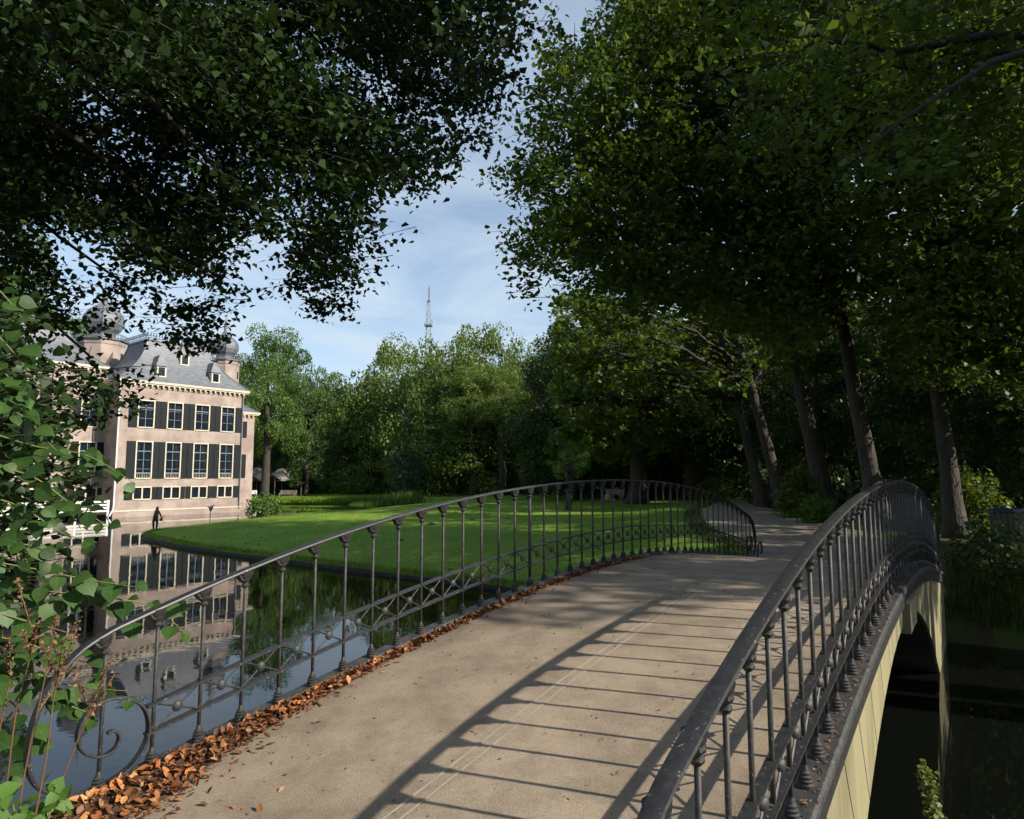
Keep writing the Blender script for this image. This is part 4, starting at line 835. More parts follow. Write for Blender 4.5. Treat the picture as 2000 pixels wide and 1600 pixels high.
T('shrub_tree', 'dark shrubby tree below the low park tree', 600, 840, 78, 90, 968, 'bush', 'dark', .2)
T('park_tree', 'pale sunlit tree glimpsed at the far left edge behind the linden', 15, 440, 95, 150, 900, 'round_a', 'park', .4)
T('park_tree', 'tree behind the mansion glimpsed between its towers', 110, 600, 100, 180, 900, 'round_b', 'park', .4)
for xp_, d_, lab_ in ((1888, 27, 'slim sunlit trunk just right of the nearest oak'), (1792, 36, 'slim dark trunk between the two nearest oaks'), (1420, 58, 'slim dark trunk left of the leaning pair'), (1660, 44, 'slim dark trunk between the thick leaning oak and the tall dark oak')):
    T('slender_tree', lab_, xp_, 560, d_, 130, 790, 'bush', 'dark', .14)
rr = random.Random(4)
for i in range(26):           # the dark wood behind the path
    xp = 1130+ (i % 13)*78+rr.uniform(-20, 20); d = (62 if i < 13 else 80)+rr.uniform(-6, 6)
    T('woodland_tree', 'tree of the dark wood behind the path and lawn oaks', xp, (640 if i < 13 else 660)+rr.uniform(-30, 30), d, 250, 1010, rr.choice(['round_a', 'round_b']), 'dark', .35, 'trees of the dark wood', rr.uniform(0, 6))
for i in range(10):           # closer wood at the right, beyond the channel
    x, y = [(19, 26), (25, 24), (30, 30), (22, 33), (27, 38), (33, 42), (24, 46), (19, 41), (38, 34), (31, 20)][i]
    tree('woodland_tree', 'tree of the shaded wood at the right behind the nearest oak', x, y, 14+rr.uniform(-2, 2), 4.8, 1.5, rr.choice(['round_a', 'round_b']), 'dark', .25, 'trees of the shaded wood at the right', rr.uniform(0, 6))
for i, (x, y, zt_, rad, zl) in enumerate([(17.5, 5.4, 27, 5.4, 8), (14.8, 5.6, 15, 4.2, 5.5), (7.5, -5.5, 23, 4.5, 11.5), (21, 11, 20, 5.0, 2.5), (30, 3, 27, 5, 18)]):   # unseen trees added right of the view to shade boughs, deck and bank
    tree('shade_tree', 'unseen tree added right of the view to cast shade', x, y, zt_, rad, zl, 'round_a' if i % 2 else 'round_b', 'dark', .4, 'added shade trees right of the view', i*1.3)
# a pine-like light tree and trunks deep in the wood
# undergrowth: one mass nobody could count
rng = np.random.default_rng(77)
def mass(name, spots, m, size, n, rz=.5):
    Ps = []
    for (x, y, r, h) in spots:
        q = rng.normal(0, 1, (n, 3)); q /= np.linalg.norm(q, axis=1)[:, None]; q *= rng.uniform(.4, 1, (n, 1))**.6; q[:, 2] = np.abs(q[:, 2]); z = gz(x, y)
        Ps.append(q*np.array([r, r, h])*(.8+.4*rng.random((n, 1)))+np.array([x, y, z]))
    V, Fc = leaves(np.concatenate(Ps), size, rng, QUAD, .4, .3); return stuff(put(name, npmesh(name, V, Fc), M[m]))
sp = []
for i in range(46):
    xp = rng.uniform(640, 1750); d = rng.uniform(84, 96) if xp < 1080 else rng.uniform(62, 80); x, y = txy(xp, d); sp.append((x, y, rng.uniform(2, 4), rng.uniform(2, 5)))
for i in range(85): x, y = txy(rng.uniform(380, 2200), rng.uniform(96, 104)); sp.append((x, y, rng.uniform(3.5, 5.5), rng.uniform(6, 11)))
for a_ in np.arange(3, 17, 1.2): q = br(a_, 10.5+rng.uniform(0, 2)); sp.append((q[0], q[1], 1.8, rng.uniform(3, 4.5)))  # unseen bushes added past the moat end to keep its reflection dark
for i in range(40): x, y = txy(rng.uniform(1080, 1700), rng.uniform(60, 66)); sp.append((x, y, rng.uniform(2, 3.6), rng.uniform(3, 7)))
for i in range(60): x, y = rng.uniform(16, 40), rng.uniform(22, 60); sp.append((x, y, rng.uniform(1.2, 2.6), rng.uniform(1.0, 3.6)))
for i in range(16): x, y = txy(rng.uniform(440, 680), rng.uniform(84, 98)); sp.append((x, y, rng.uniform(2, 4), rng.uniform(2, 4.5)))
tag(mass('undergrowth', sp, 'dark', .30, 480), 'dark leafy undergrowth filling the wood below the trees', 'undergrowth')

# --- single shrubs
def shrub(label, x, y, r, h, m, n=2600, size=.11, seed=1, name='shrub', tmpl=LINDEN):
    rng = np.random.default_rng(seed); z = gz(x, y); t = thing(name, label, 'shrub', (x, y, z))
    c = rng.normal(0, 1, (n//10, 3)); c /= np.linalg.norm(c, axis=1)[:, None]; c[:, 2] = np.abs(c[:, 2]); c *= rng.uniform(.35, 1, (len(c), 1))**.5*np.array([r, r, h]); c[:, 2] += .1
    P, D, L = sprays(c, 10, rng, .22*max(r, .6), .5, .2); crown(t, P, size, rng, tmpl, m, .35, .2, name='foliage')
    b = MB()
    for e in c[:18]: b.tube(bez(np.zeros(3), e*np.array([.4, .4, .7]), e, 5), np.linspace(.03, .008, 5), 4)
    b.build('stems', M['limb'], t); return t
x, y = txy(1560, 29); shrub('sunlit leafy shrub at the path edge between the leaning oaks', x, y, 1.0, 2.1, 'oak2', 2600, .12, 1)
x, y = txy(1577, 26); shrub('low bright shrub at the foot of the thick leaning oak', x, y-.5, .7, .9, 'bright', 1200, .10, 2)
x, y = txy(1885, 21.5); shrub('sunlit bush beside the nearest oak trunk', x+.6, y+.8, 1.2, 2.0, 'oak2', 2400, .12, 3)
x, y = txy(1895, 14.6); shrub('nettle-like bush overhanging the water at the arch end', 9.4, 13.35, .75, .95, 'dark', 1600, .075, 4)
x, y = txy(1960, 24); shrub('dark bush behind the wooden post', x, y, 1.4, 2.2, 'dark', 2200, .12, 5)
x, y = txy(508, 46); shrub('loose leafy bush at the water edge by the mansion corner', -17.0, 46.2, 1.2, 1.5, 'park', 1500, .13, 6)
x, y = txy(660, 83); shrub('bright low shrub in front of the dark wood right of the tent', x, y+1, 2.4, 2.0, 'bright', 2000, .22, 7)
x, y = txy(700, 80); shrub('bright bush left of the yew under the beeches', x, y+1, 2.4, 2.2, 'park', 2000, .22, 8)
x, y = txy(1390, 48); shrub('small bright sapling clump right of the dark broad trunk', x, y, 1.2, 1.6, 'oak2', 1500, .17, 9)
x, y = txy(580, 79); shrub('dark bush behind the bench end of the tent', x, y+3, 2.2, 3.0, 'dark', 1800, .22, 10)

# --- reeds
def blades(pos, h0, h1, w0, rng, bend=.35):
    n = len(pos); h = rng.uniform(h0, h1, n); az = rng.uniform(0, 2*np.pi, n); d = np.stack([np.cos(az), np.sin(az), np.zeros(n)], -1); s = np.stack([-d[:, 1], d[:, 0], np.zeros(n)], -1); bb_ = bend*rng.uniform(.2, 1.2, n)
    w = w0*rng.uniform(.7, 1.3, n)[:, None]; up = np.array([0, 0, 1.])
    m1 = pos+up*(h*.55)[:, None]+d*(bb_*h*.25)[:, None]; tp = pos+up*(h*(1-.3*bb_))[:, None]+d*(bb_*h)[:, None]
    V = np.stack([pos-s*w, pos+s*w, m1+s*w*.8, m1-s*w*.8, tp+s*w*.1, tp-s*w*.1], 1).reshape(-1, 3)
    Fc = np.array([(0, 1, 2, 3), (3, 2, 4, 5)]); return V, (Fc[None]+np.arange(n)[:, None, None]*6).reshape(-1, 4)
for k, (xp, d, wd, hh, lab) in enumerate(((760, 61, 1.5, 1.25, 'left clump of green reeds at the end of the pond'), (795, 62, 1.6, 1.45, 'right, taller clump of green reeds at the end of the pond'))):
    x, y = txy(xp, d); z = gz(x, y); t = np.random.default_rng(50+k); q = np.c_[t.normal(0, wd*.5, 420), t.normal(0, .5, 420), np.zeros(420)]
    V, Fc = blades(q, hh*.6, hh*1.1, .03, t, .5); o = put('reed_clump', npmesh('reed_clump', V, Fc), M['park'], None, (x, y, z)); tag(o, lab, 'reeds')
# --- grass
rng = np.random.default_rng(9)
def grass_band(n, fx, h0, h1, w0, m, name, label, bend=.5):
    P = fx(n); P = np.c_[P, np.maximum(ground_z(P[:, 0], P[:, 1])-.01, .07)]; V, Fc = blades(P, h0, h1, w0, rng, bend); o = stuff(put(name, npmesh(name, V, Fc), M[m])); tag(o, label, 'grass'); return o
def lawn_pts(n):
    out = []
    while sum(map(len, out)) < n:
        d = rng.uniform(17, 46, n)**1.0; x = rng.uniform(-.62, .42, n)*d; s = moat_sd(x, d); k = (s > .02) & (path_d(x, d) > 2.2) & (x*CP-d*SP < -3.2); out.append(np.c_[x, d][k])
    return np.concatenate(out)[:n]
grass_band(40000, lawn_pts, .03, .075, .006, 'blade', 'lawn_grass', 'short mown grass covering the lawn', .6)
lp_ = lawn_pts(1100); lp_ = np.c_[lp_, ground_z(lp_[:, 0], lp_[:, 1])+.05]; V, Fc = leaves(lp_, .075, rng, QUAD, .8, 0); o = stuff(put('lawn_leaves', npmesh('lawn_leaves', V, Fc), M['litter'])); tag(o, 'few brown fallen leaves scattered over the lawn', 'fallen leaves')
def edge_fx(n):
    i = rng.integers(0, len(el)-1, n); t = rng.random(n)[:, None]; q = el[i]*(1-t)+el[i+1]*t; return q-eN[i]*rng.uniform(.04, .30, n)[:, None]*(1)*1.0
sgn_ = 1 if moat_sd(np.array([el[30][0]-eN[30][0]*.3]), np.array([el[30][1]-eN[30][1]*.3]))[0] > 0 else -1
def edge_fx2(n):
    i = rng.integers(0, len(el)-1, n); t = rng.random(n)[:, None]; q = el[i]*(1-t)+el[i+1]*t; return q-sgn_*eN[i]*rng.uniform(-.07, .35, n)[:, None]
grass_band(13000, edge_fx2, .06, .17, .007, 'blade', 'bank_grass', 'longer grass fringing the lawn edge at the water', .7)
def wild_fx(n):
    out = []
    while sum(map(len, out)) < n:
        x = rng.uniform(8, 24, n); y = rng.uniform(11.5, 32, n); s = moat_sd(x, y); l = x*CP-y*SP; k = (s > .0) & (l > -.3) & (path_d(x, y) > 2.1) & (vnoise(x, y, 1.4) > -.45); out.append(np.c_[x, y][k])
    return np.concatenate(out)[:n]
grass_band(26000, wild_fx, .12, .42, .007, 'wildblade', 'wild_grass', 'rough grass on the shaded bank right of the bridge', .8)
def bankr_fx(n):
    l = rng.uniform(-.75, 5, n); a = 15.32+np.abs(rng.normal(0, .7, n)); q = np.stack([a*SP+l*CP, a*CP-l*SP], -1); return q
grass_band(7000, bankr_fx, .18, .5, .008, 'wildblade', 'bank_grass', 'long drooping grass on the steep right bank above the water', 1.0)
def farbank_fx(n):
    t = rng.random(n); x = -29+t*18; y = 71.9-np.abs(x+22)*.02+rng.uniform(.1, 2.0, n); return np.stack([x, y], -1)
grass_band(9000, farbank_fx, .18, .5, .03, 'blade', 'bank_grass', 'sunlit grass on the far pond bank before the bench', .5)
def verge_fx(n):
    i = rng.integers(4, 60, n); s = rng.choice([-1, 1], n); q = pl[i, :2]+Nn[i]*(s*(pl[i, 2]+rng.uniform(-.15, .6, n)))[:, None]; return q
grass_band(9000, verge_fx, .06, .22, .008, 'wildblade', 'verge_grass', 'grass fringe along both edges of the gravel path', .8)

# ================================================================== distant and small things
# mast
mx0, my0 = txy(834, 420); mast = thing('radio_mast', 'thin steel lattice radio mast rising behind the beeches', 'mast', (mx0, my0, 0)); zt_m = ztop(553, 420)
def zy(yp): return ztop(yp, 420)
b = MB(); zs = np.linspace(0, zy(582), 26); wds = np.interp(zs, [0, zy(632), zy(582)], [3.4, 1.35, .85])
for i in range(25):
    for sx, sy in ((-1, -1), (1, -1), (1, 1), (-1, 1)): b.tube([(sx*wds[i], sy*wds[i], zs[i]), (sx*wds[i+1], sy*wds[i+1], zs[i+1])], .17, 4)
    for (p, q) in (((-1, -1), (1, -1)), ((1, -1), (1, 1)), ((1, 1), (-1, 1)), ((-1, 1), (-1, -1))):
        b.tube([(p[0]*wds[i], p[1]*wds[i], zs[i]), (q[0]*wds[i+1], q[1]*wds[i+1], zs[i+1])], .09, 4); b.tube([(q[0]*wds[i], q[1]*wds[i], zs[i]), (p[0]*wds[i+1], p[1]*wds[i+1], zs[i+1])], .09, 4)
part(b, 'lattice', M['steel'], mast)
b = MB(); b.box(-2.4, 2.4, -2.4, 2.4, zy(634), zy(631)); 
for sx in (-2.3, 0, 2.3):
    for sy in (-2.3, 2.3): b.tube([(sx, sy, zy(634)), (sx, sy, zy(634)+ (4.2 if sx > 1 else 2.4))], .14, 4)
part(b, 'platform', M['steel'], mast)
b = MB(); b.box(-1.1, 1.1, -1.1, 1.1, zy(584), zy(582)); b.tube([(.4, 0, zy(582)), (.4, 0, zt_m)], .34, 5); b.tube([(-.3, 0, zy(582)), (-.3, 0, zt_m-1)], .2, 5); part(b, 'antenna', M['steel'], mast)
# stretch tent
tx, ty = txy(545, 80); tz = gz(tx, ty); tent = thing('stretch_tent', 'taupe stretch tent with peaked canopy beyond the pond', 'tent', (tx, ty, tz))
hts = [(-6.5, 2.0), (-4.2, 2.1), (-1.9, 3.6), (.0, 2.2), (.6, 2.3), (1.9, 3.1), (2.6, 2.0), (4.4, 1.75), (6.6, 1.55)]
b = MB(); U = np.linspace(-6.5, 3.6, 40); Vv = np.linspace(-2.2, 3, 12)
def th(x, y):
    e = 0
    for xc, hh in ((-4.9, 1.4), (-2.6, 1.5), (.4, 1.45)): e = max(e, hh*math.exp(-((x-xc)/1.3)**2-((y-.3)/2.2)**2))
    return 1.75+e-.10*max(0, x)*(1 if x > 0 else 0)+.25*math.cos(x*2.6)*(1 if y < -1.9 else 0)
b.add([(x, y, th(x, y)) for x in U for y in Vv], [(i*12+j, i*12+j+1, (i+1)*12+j+1, (i+1)*12+j) for i in range(39) for j in range(11)]); part(b, 'canopy', M['tent'], tent, True)
for x in (-6.3, -4.9, -2.6, .4, 3.5): b = MB(); b.tube([(x, -2.1, 0), (x, -2.1, th(x, -2.1))], .05, 5); b.tube([(x, .3, 0), (x, .3, th(x, .3)-.03)], .05, 5); part(b, 'pole', M['wood'], tent)
b = MB(); b.box(-6, 2.4, 2.6, 2.7, .0, 1.6); part(b, 'back_cloth', M['inside'], tent)
def bench(label, x, y, w_, rz, m='wood'):
    t = thing('bench', label, 'bench', (x, y, gz(x, y)), rz)
    for k in range(3): b = MB(); b.box(-w_/2, w_/2, -.25+.17*k, -.10+.17*k, .42, .45); part(b, 'seat_slat', M[m], t)
    for k in range(3): b = MB(); b.box(-w_/2, w_/2, .26+.02*k, .285+.02*k, .52+.15*k, .64+.15*k); part(b, 'back_slat', M[m], t)
    for s in (-1, 1):
        b = MB(); b.box(s*(w_/2-.12)-.04, s*(w_/2-.12)+.04, -.26, -.18, 0, .64); b.box(s*(w_/2-.12)-.04, s*(w_/2-.12)+.04, .24, .32, 0, .95); b.box(s*(w_/2-.12)-.045, s*(w_/2-.12)+.045, -.26, .30, .62, .67); part(b, 'end_frame', M[m], t)
x, y = txy(565, 74.8); bench('grey wooden park bench on the lawn in front of the tent', x, y, 1.9, 0)
x, y = txy(491, 75); bench('pale bench half hidden by the mansion corner', x, y, 1.6, .4, 'white')
x, y = txy(525, 74.5); z = gz(x, y); t = thing('wooden_post', 'short square wooden post left of the park bench', 'post', (x, y, z)); b = MB(); b.box(-.17, .17, -.17, .17, -.05, .62); part(b, 'shaft', M['wood'], t); b = MB(); b.box(-.19, .19, -.19, .19, .621, .66); part(b, 'cap', M['wood'], t)
# slatted wooden bin with blue lid on the right bank
x, y = txy(1957, 17.6); z = gz(x, y); t = thing('litter_bin', 'slatted wooden litter bin with a blue lid on the shaded bank', 'litter bin', (x, y, z), .5)
for k in range(4):
    for s in (0, 1):
        b = MB(); o = -.21+.14*k
        b.box(o-.062, o+.062, *((-.29, -.26) if s == 0 else (.26, .29)), .06, .86); part(b, 'slat', M['oldwood'], t)
        b = MB(); b.box(*((-.29, -.26) if s == 0 else (.26, .29)), o-.062, o+.062, .06, .86); part(b, 'slat', M['oldwood'], t)
b = MB(); b.box(-.25, .25, -.25, .25, .02, .84); part(b, 'liner', M['inside'], t)
b = MB(); b.hexa([(-.33, -.33, .875), (.33, -.33, .875), (.33, .33, .875), (-.33, .33, .875), (-.27, -.27, .96), (.27, -.27, .96), (.27, .27, .96), (-.27, .27, .96)]); part(b, 'lid', M['blue'], t)
# molehills
for k, (xp, yp, r, lab) in enumerate(((845, 1017, .30, 'largest dark molehill on the lawn, seen between two rods'), (924, 1011, .24, 'molehill right of the largest one'), (788, 1033, .18, 'small molehill nearest the water'), (793, 1023, .13, 'tiny molehill behind the small one'), (891, 999, .15, 'small far molehill behind the largest one'))):
    d = FPX*(ZC-1.0)/(yp-929); x, y = txy(xp, d); z = gz(x, y); rg = np.random.default_rng(k); b = MB(); vs = []
    for i in range(6):
        for j in range(12): q = r*(1-i/5.5)*(1+rg.uniform(-.15, .15)); a = j*math.pi/6; vs.append((q*math.cos(a), q*math.sin(a), .45*r*(i/5)**.8+rg.uniform(-.015, .015)))
    b.add(vs, [(i*12+j, i*12+(j+1) % 12, (i+1)*12+(j+1) % 12, (i+1)*12+j) for i in range(5) for j in range(12)]+[tuple(60+j for j in range(12))]); o = b.build('molehill', M['soil']); o.location = (x, y, z-.03); tag(o, lab, 'molehill')
# sculptures
def skin(name, pts, edges, m, parent=None, sub=2):
    me = bpy.data.meshes.new(name); me.from_pydata([p[:3] for p in pts], edges, []); o = bpy.data.objects.new(name, me); C.objects.link(o); me.materials.append(m)
    md = o.modifiers.new('skin', 'SKIN'); md.use_smooth_shade = True
    for i, p in enumerate(pts): me.skin_vertices[0].data[i].radius = (p[3], p[3]); 
    me.skin_vertices[0].data[0].use_root = True
    s = o.modifiers.new('sub', 'SUBSURF'); s.levels = sub; s.render_levels = sub
    if parent: o.parent = parent
    return o
x, y = -19.0, 35.9; z = .22; st = thing('bronze_sculpture', 'tall dark bronze sculpture with two slender legs at the tip of the lawn', 'sculpture', (x, y, z), .4)
skin('figure', [(0, 0, .62, .12), (.03, 0, .82, .13), (.05, 0, 1.02, .11), (.07, 0, 1.14, .06), (.09, 0, 1.24, .075), (-.08, .0, .42, .07), (-.06, .0, .05, .045), (.10, .02, .40, .07), (.08, .02, .05, .045), (.20, 0, .86, .05), (.30, .02, .66, .035)], [(0, 1), (1, 2), (2, 3), (3, 4), (0, 5), (5, 6), (0, 7), (7, 8), (2, 9), (9, 10)], M['bronze'], st)
b = MB(); rg = np.random.default_rng(2)
for k in range(9): e = np.array([.32+rg.uniform(-.1, .28), rg.uniform(-.1, .1), rg.uniform(.25, .95)]); b.tube(bez(np.array([.15, 0, .5]), np.array([.3, .05, .5]), e, 5), np.linspace(.022, .008, 5), 4)
part(b, 'wire_wing', M['bronze'], st)
b = MB(); b.lathe([(.2, -.2), (.2, 0), (.16, .06)], 8); part(b, 'foot', M['bronze'], st)
x, y = -22.4, 50.0; st = thing('bronze_sculpture', 'small dark sculpture on a stake in the water before the mansion wall', 'sculpture', (x, y, 0), .2)
b = MB(); b.tube([(0, 0, -.5), (0, 0, .5)], .03, 5)
for k in range(9): e = np.array([rg.uniform(-.3, .3), rg.uniform(-.15, .15), rg.uniform(.45, .98)]); b.tube(bez(np.array([0, 0, .45]), e*.5+np.array([.05, 0, .4]), e, 5), np.linspace(.05, .02, 5), 5)
part(b, 'wire_figure', M['bronze'], st)
skin('body', [(-.08, 0, .55, .07), (.05, 0, .68, .10), (.16, 0, .82, .06), (.24, 0, .92, .04)], [(0, 1), (1, 2), (2, 3)], M['bronze'], st)
# person resting under the old tree, cloth, bundle, thin pole
M['maroon'] = mat('maroon_top', (.10, .03, .035), (.13, .04, .045), rough=.8); M['navy'] = mat('navy_trousers', (.018, .022, .05), (.026, .032, .065), rough=.8); M['skin'] = mat('skin_tone', (.42, .27, .19), rough=.6); M['hair'] = mat('hair', (.03, .02, .015), rough=.7)
x, y = txy(1198, 55); z = gz(x, y); pr = thing('person', 'person in maroon top and navy trousers sitting by the old lawn tree', 'person', (x, y, z), 2.8)
skin('body', [(0, 0, .46, .14), (0, -.02, .66, .15), (0, -.01, .86, .15), (0, .0, .96, .06), (0, .02, 1.06, .085), (0, .02, 1.16, .08), (-.10, .20, .46, .085), (-.11, .42, .45, .065), (-.11, .44, .08, .045), (-.11, .56, .05, .04), (.10, .20, .46, .085), (.11, .42, .45, .065), (.11, .44, .08, .045), (.11, .56, .05, .04), (-.20, 0, .86, .055), (-.25, .06, .64, .042), (-.12, .28, .56, .035), (.20, 0, .86, .055), (.25, .06, .64, .042), (.12, .28, .56, .035)],
     [(0, 1), (1, 2), (2, 3), (3, 4), (4, 5), (0, 6), (6, 7), (7, 8), (8, 9), (0, 10), (10, 11), (11, 12), (12, 13), (2, 14), (14, 15), (15, 16), (2, 17), (17, 18), (18, 19)], M['skin'], pr, 1)
skin('top', [(0, -.01, .50, .165), (0, -.02, .68, .17), (0, -.01, .88, .165), (-.20, 0, .87, .07), (-.25, .06, .66, .055), (.20, 0, .87, .07), (.25, .06, .66, .055)], [(0, 1), (1, 2), (2, 3), (3, 4), (2, 5), (5, 6)], M['maroon'], pr, 1)
skin('trousers', [(0, 0, .45, .155), (-.10, .20, .46, .10), (-.11, .43, .45, .08), (-.11, .45, .14, .06), (.10, .20, .46, .10), (.11, .43, .45, .08), (.11, .45, .14, .06)], [(0, 1), (1, 2), (2, 3), (0, 4), (4, 5), (5, 6)], M['navy'], pr, 1)
b = MB(); b.lathe([(.06, 1.06), (.10, 1.12), (.10, 1.2), (.05, 1.26)], 8, (0, -.005, 0)); part(b, 'hair', M['hair'], pr, True)
bench('low bench under the seated person by the old tree', x, y-.02, 1.3, 2.8)
x2, y2 = txy(1211, 55.5); z2 = gz(x2, y2); t = thing('hanging_cloth', 'pale cloth stretched on two sticks right of the seated person', 'cloth', (x2, y2, z2))
b = MB(); Uc = np.linspace(-.3, .3, 9); b.add([(u, .05*math.sin(u*9), h-.25*(1-(u/.3)**2)*(h-.35)/.6) for h in (.42, .70, .95) for u in Uc], [(i*9+j, i*9+j+1, (i+1)*9+j+1, (i+1)*9+j) for i in range(2) for j in range(8)]); part(b, 'sheet', M['pale'], t, True)
for s in (-.31, .31): b = MB(); b.tube([(s, 0, 0), (s, 0, 1.0)], .02, 5); part(b, 'stick', M['wood'], t)
x2, y2 = txy(1187, 55); z2 = gz(x2, y2); b = MB(); b.lathe([(.10, 0), (.27, .03), (.31, .22), (.28, .42), (.16, .55), (.10, .60), (.13, .66)], 10); b.tube([(-.1, 0, .6), (-.08, 0, .82), (.08, 0, .82), (.1, 0, .6)], .025, 5); o = b.build('bag', M['tan'], None, True); o.location = (x2, y2, z2); tag(o, 'tan bag standing left of the seated person', 'bag')
x2, y2 = txy(1173, 53); z2 = gz(x2, y2); t = thing('marker_pole', 'thin grey pole standing in the lawn left of the tan bag', 'pole', (x2, y2, z2)); b = MB(); b.tube([(0, 0, -.1), (0, 0, 1.45)], .03, 6); part(b, 'shaft', M['steel'], t); b = MB(); b.lathe([(.045, 1.45), (.045, 1.5), (.01, 1.54)], 6); part(b, 'cap', M['steel'], t)

# ================================================================== fallen leaves along the left kerb
rng = np.random.default_rng(15)
FL = (np.array([(0, 0, 0), (.25, .22, .10), (.7, .24, .16), (1.05, 0, .06), (.7, -.24, .12), (.25, -.22, .08)]), np.array([(0, 3, 2, 1), (0, 5, 4, 3)]))
def kerb_pos(n, wfac=1.):
    t = rng.random(n); nn_ = -16.2+26*t**3.0; wd = (.09+.48*np.exp(-np.maximum(nn_+14.4, 0)/1.9))*wfac; l = LATL+.075+np.abs(rng.normal(0, .40, n))*wd*np.where(rng.random(n) < .07, 3.2, 1.)
    h = .07*np.exp(-((l-LATL-.12)/.22)**2)*np.clip(np.exp(-(nn_+14)/4.5), .05, 1.0)
    return nn_, l, h
fmeshes = []
for k in range(6):
    r_ = np.random.default_rng(k); b = MB(); vs = []
    for i in range(5):
        for j in range(3):
            t = i/4; w_ = .30*math.sin(math.pi*(t*.9+.07))*(j-1); vs.append((t-.5, w_, .16*abs(j-1)*r_.uniform(.4, 1.6)*math.sin(math.pi*t)+.22*(t-.5)**2*r_.uniform(-.5, 2)+.02))
    b.add(vs, [(i*3+j, i*3+j+1, (i+1)*3+j+1, (i+1)*3+j) for i in range(4) for j in range(2)]); me = b.mesh('fallen_leaf', True)
    c = [(.36, .14, .035), (.30, .10, .025), (.42, .20, .06), (.22, .075, .025), (.40, .17, .05), (.17, .08, .035)][k]; m = mat('fallen_leaf_%d' % k, tuple(v*.8 for v in c), tuple(min(1, v*1.2) for v in c), rough=.6, scale=3); me.materials.append(m); fmeshes.append(me)
nn_, l, h = kerb_pos(285); order = np.argsort(nn_)
for i in order:
    q = br(an(nn_[i]), l[i], float(zb(nn_[i]))-.035+h[i]+.012); o = put('fallen_leaf', fmeshes[rng.integers(0, 6)], None, None, tuple(q)); s = rng.uniform(.038, .075); o.scale = (s, s*rng.uniform(.8, 1.2), s*rng.uniform(.6, 1.4)); o.rotation_euler = (rng.normal(0, .45), rng.normal(0, .45), rng.uniform(0, 6.28))
    tag(o, 'curled orange-brown fallen leaf lying along the left railing', 'fallen leaf', 'fallen leaves along the left railing')
nn_, l, h = kerb_pos(6500, 1.0); P = np.stack([br(an(a), b_, 0) for a, b_ in zip(nn_, l)]); P[:, 2] = zb(nn_)-.033+h*rng.uniform(0, 1, len(h))
V, Fc = leaves(P, .046, rng, FL, .75, 0); o = stuff(put('leaf_litter', npmesh('leaf_litter', V, Fc), M['litter'])); tag(o, 'brown leaf litter drifted against the left kerb of the bridge', 'leaf litter')
b = MB(); nl = np.linspace(-16.2, -9, 40); b.add([tuple(br(an(n), LATL+.06+w_*(.10+.30*math.exp(-max(n+14.2, 0)/1.8)), float(zb(n))-.033+ (.09*math.exp(-(n+15)/4)*(1-w_)**1.5*(w_ > 0) + (.05 if w_ == 0 else 0)))) for n in nl for w_ in (0, .2, .5, .8, 1.)], [(i*5+j, i*5+j+1, (i+1)*5+j+1, (i+1)*5+j) for i in range(39) for j in range(4)])
struct(b.build('kerb_soil', mat('leaf_mould', (.06, .036, .02), (.13, .075, .038), rough=.95, scale=40, bump=.9, bscale=120), None, True))
P = []
for k in range(500):          # scattered crumbs and small leaves on the deck
    n = rng.uniform(-15, 12); l_ = rng.uniform(LATL+.3, LATR-.05); P.append(br(an(n), l_, float(zb(n))-.030+.02*(1-((l_+2.475)/1.6)**2)))
V, Fc = leaves(np.array(P), .020, rng, FL, .85, 0); o = stuff(put('deck_crumbs', npmesh('deck_crumbs', V, Fc), M['litter'])); tag(o, 'tiny leaf crumbs scattered over the sandy deck', 'leaf litter')
P = []
for k in range(420): n = rng.uniform(-15, 10); l_ = LATR+rng.uniform(.0, .075)*rng.choice([1, .6]); P.append(br(an(n), l_, float(zb(n))+.004))
V, Fc = leaves(np.array(P), .022, rng, FL, .8, 0); o = stuff(put('ledge_litter', npmesh('ledge_litter', V, Fc), M['litter'])); tag(o, 'leaf crumbs caught on the ledge of the right railing', 'leaf litter')

# ================================================================== linden shoots at the left edge, every leaf its own part
rng = np.random.default_rng(8)
def leaf_mesh(seed):
    r_ = np.random.default_rng(seed); out = [(0, 0), (-.06, .16), (.0, .36), (.16, .50), (.38, .54), (.60, .44), (.80, .24), (.93, .09), (1.08, 0)]
    vs = [(0, 0, 0)]; fs = []; n = len(out); cup = r_.uniform(.05, .22); dr = r_.uniform(.05, .25)
    V = []; 
    for s in (1, -1):
        for i, (x_, y_) in enumerate(out):
            j = .02*r_.normal() if 0 < i < n-1 else 0
            for f in (0, .5, 1.): V.append((x_*(1 if f else 1)*(1-.0), s*y_*f*(1+j), cup*(y_*f)**2*1.2-dr*x_*x_+.012*(f == .5)*((i % 2)*2-1)))
    for s in range(2):
        o_ = s*n*3
        for i in range(n-1):
            for f in range(2):
                q = (o_+i*3+f, o_+(i+1)*3+f, o_+(i+1)*3+f+1, o_+i*3+f+1); fs.append(q if s == 1 else q[::-1])
    me = bpy.data.meshes.new('leaf'); me.from_pydata(V, [], fs); me.polygons.foreach_set('use_smooth', [True]*len(me.polygons)); me.update()
    return me
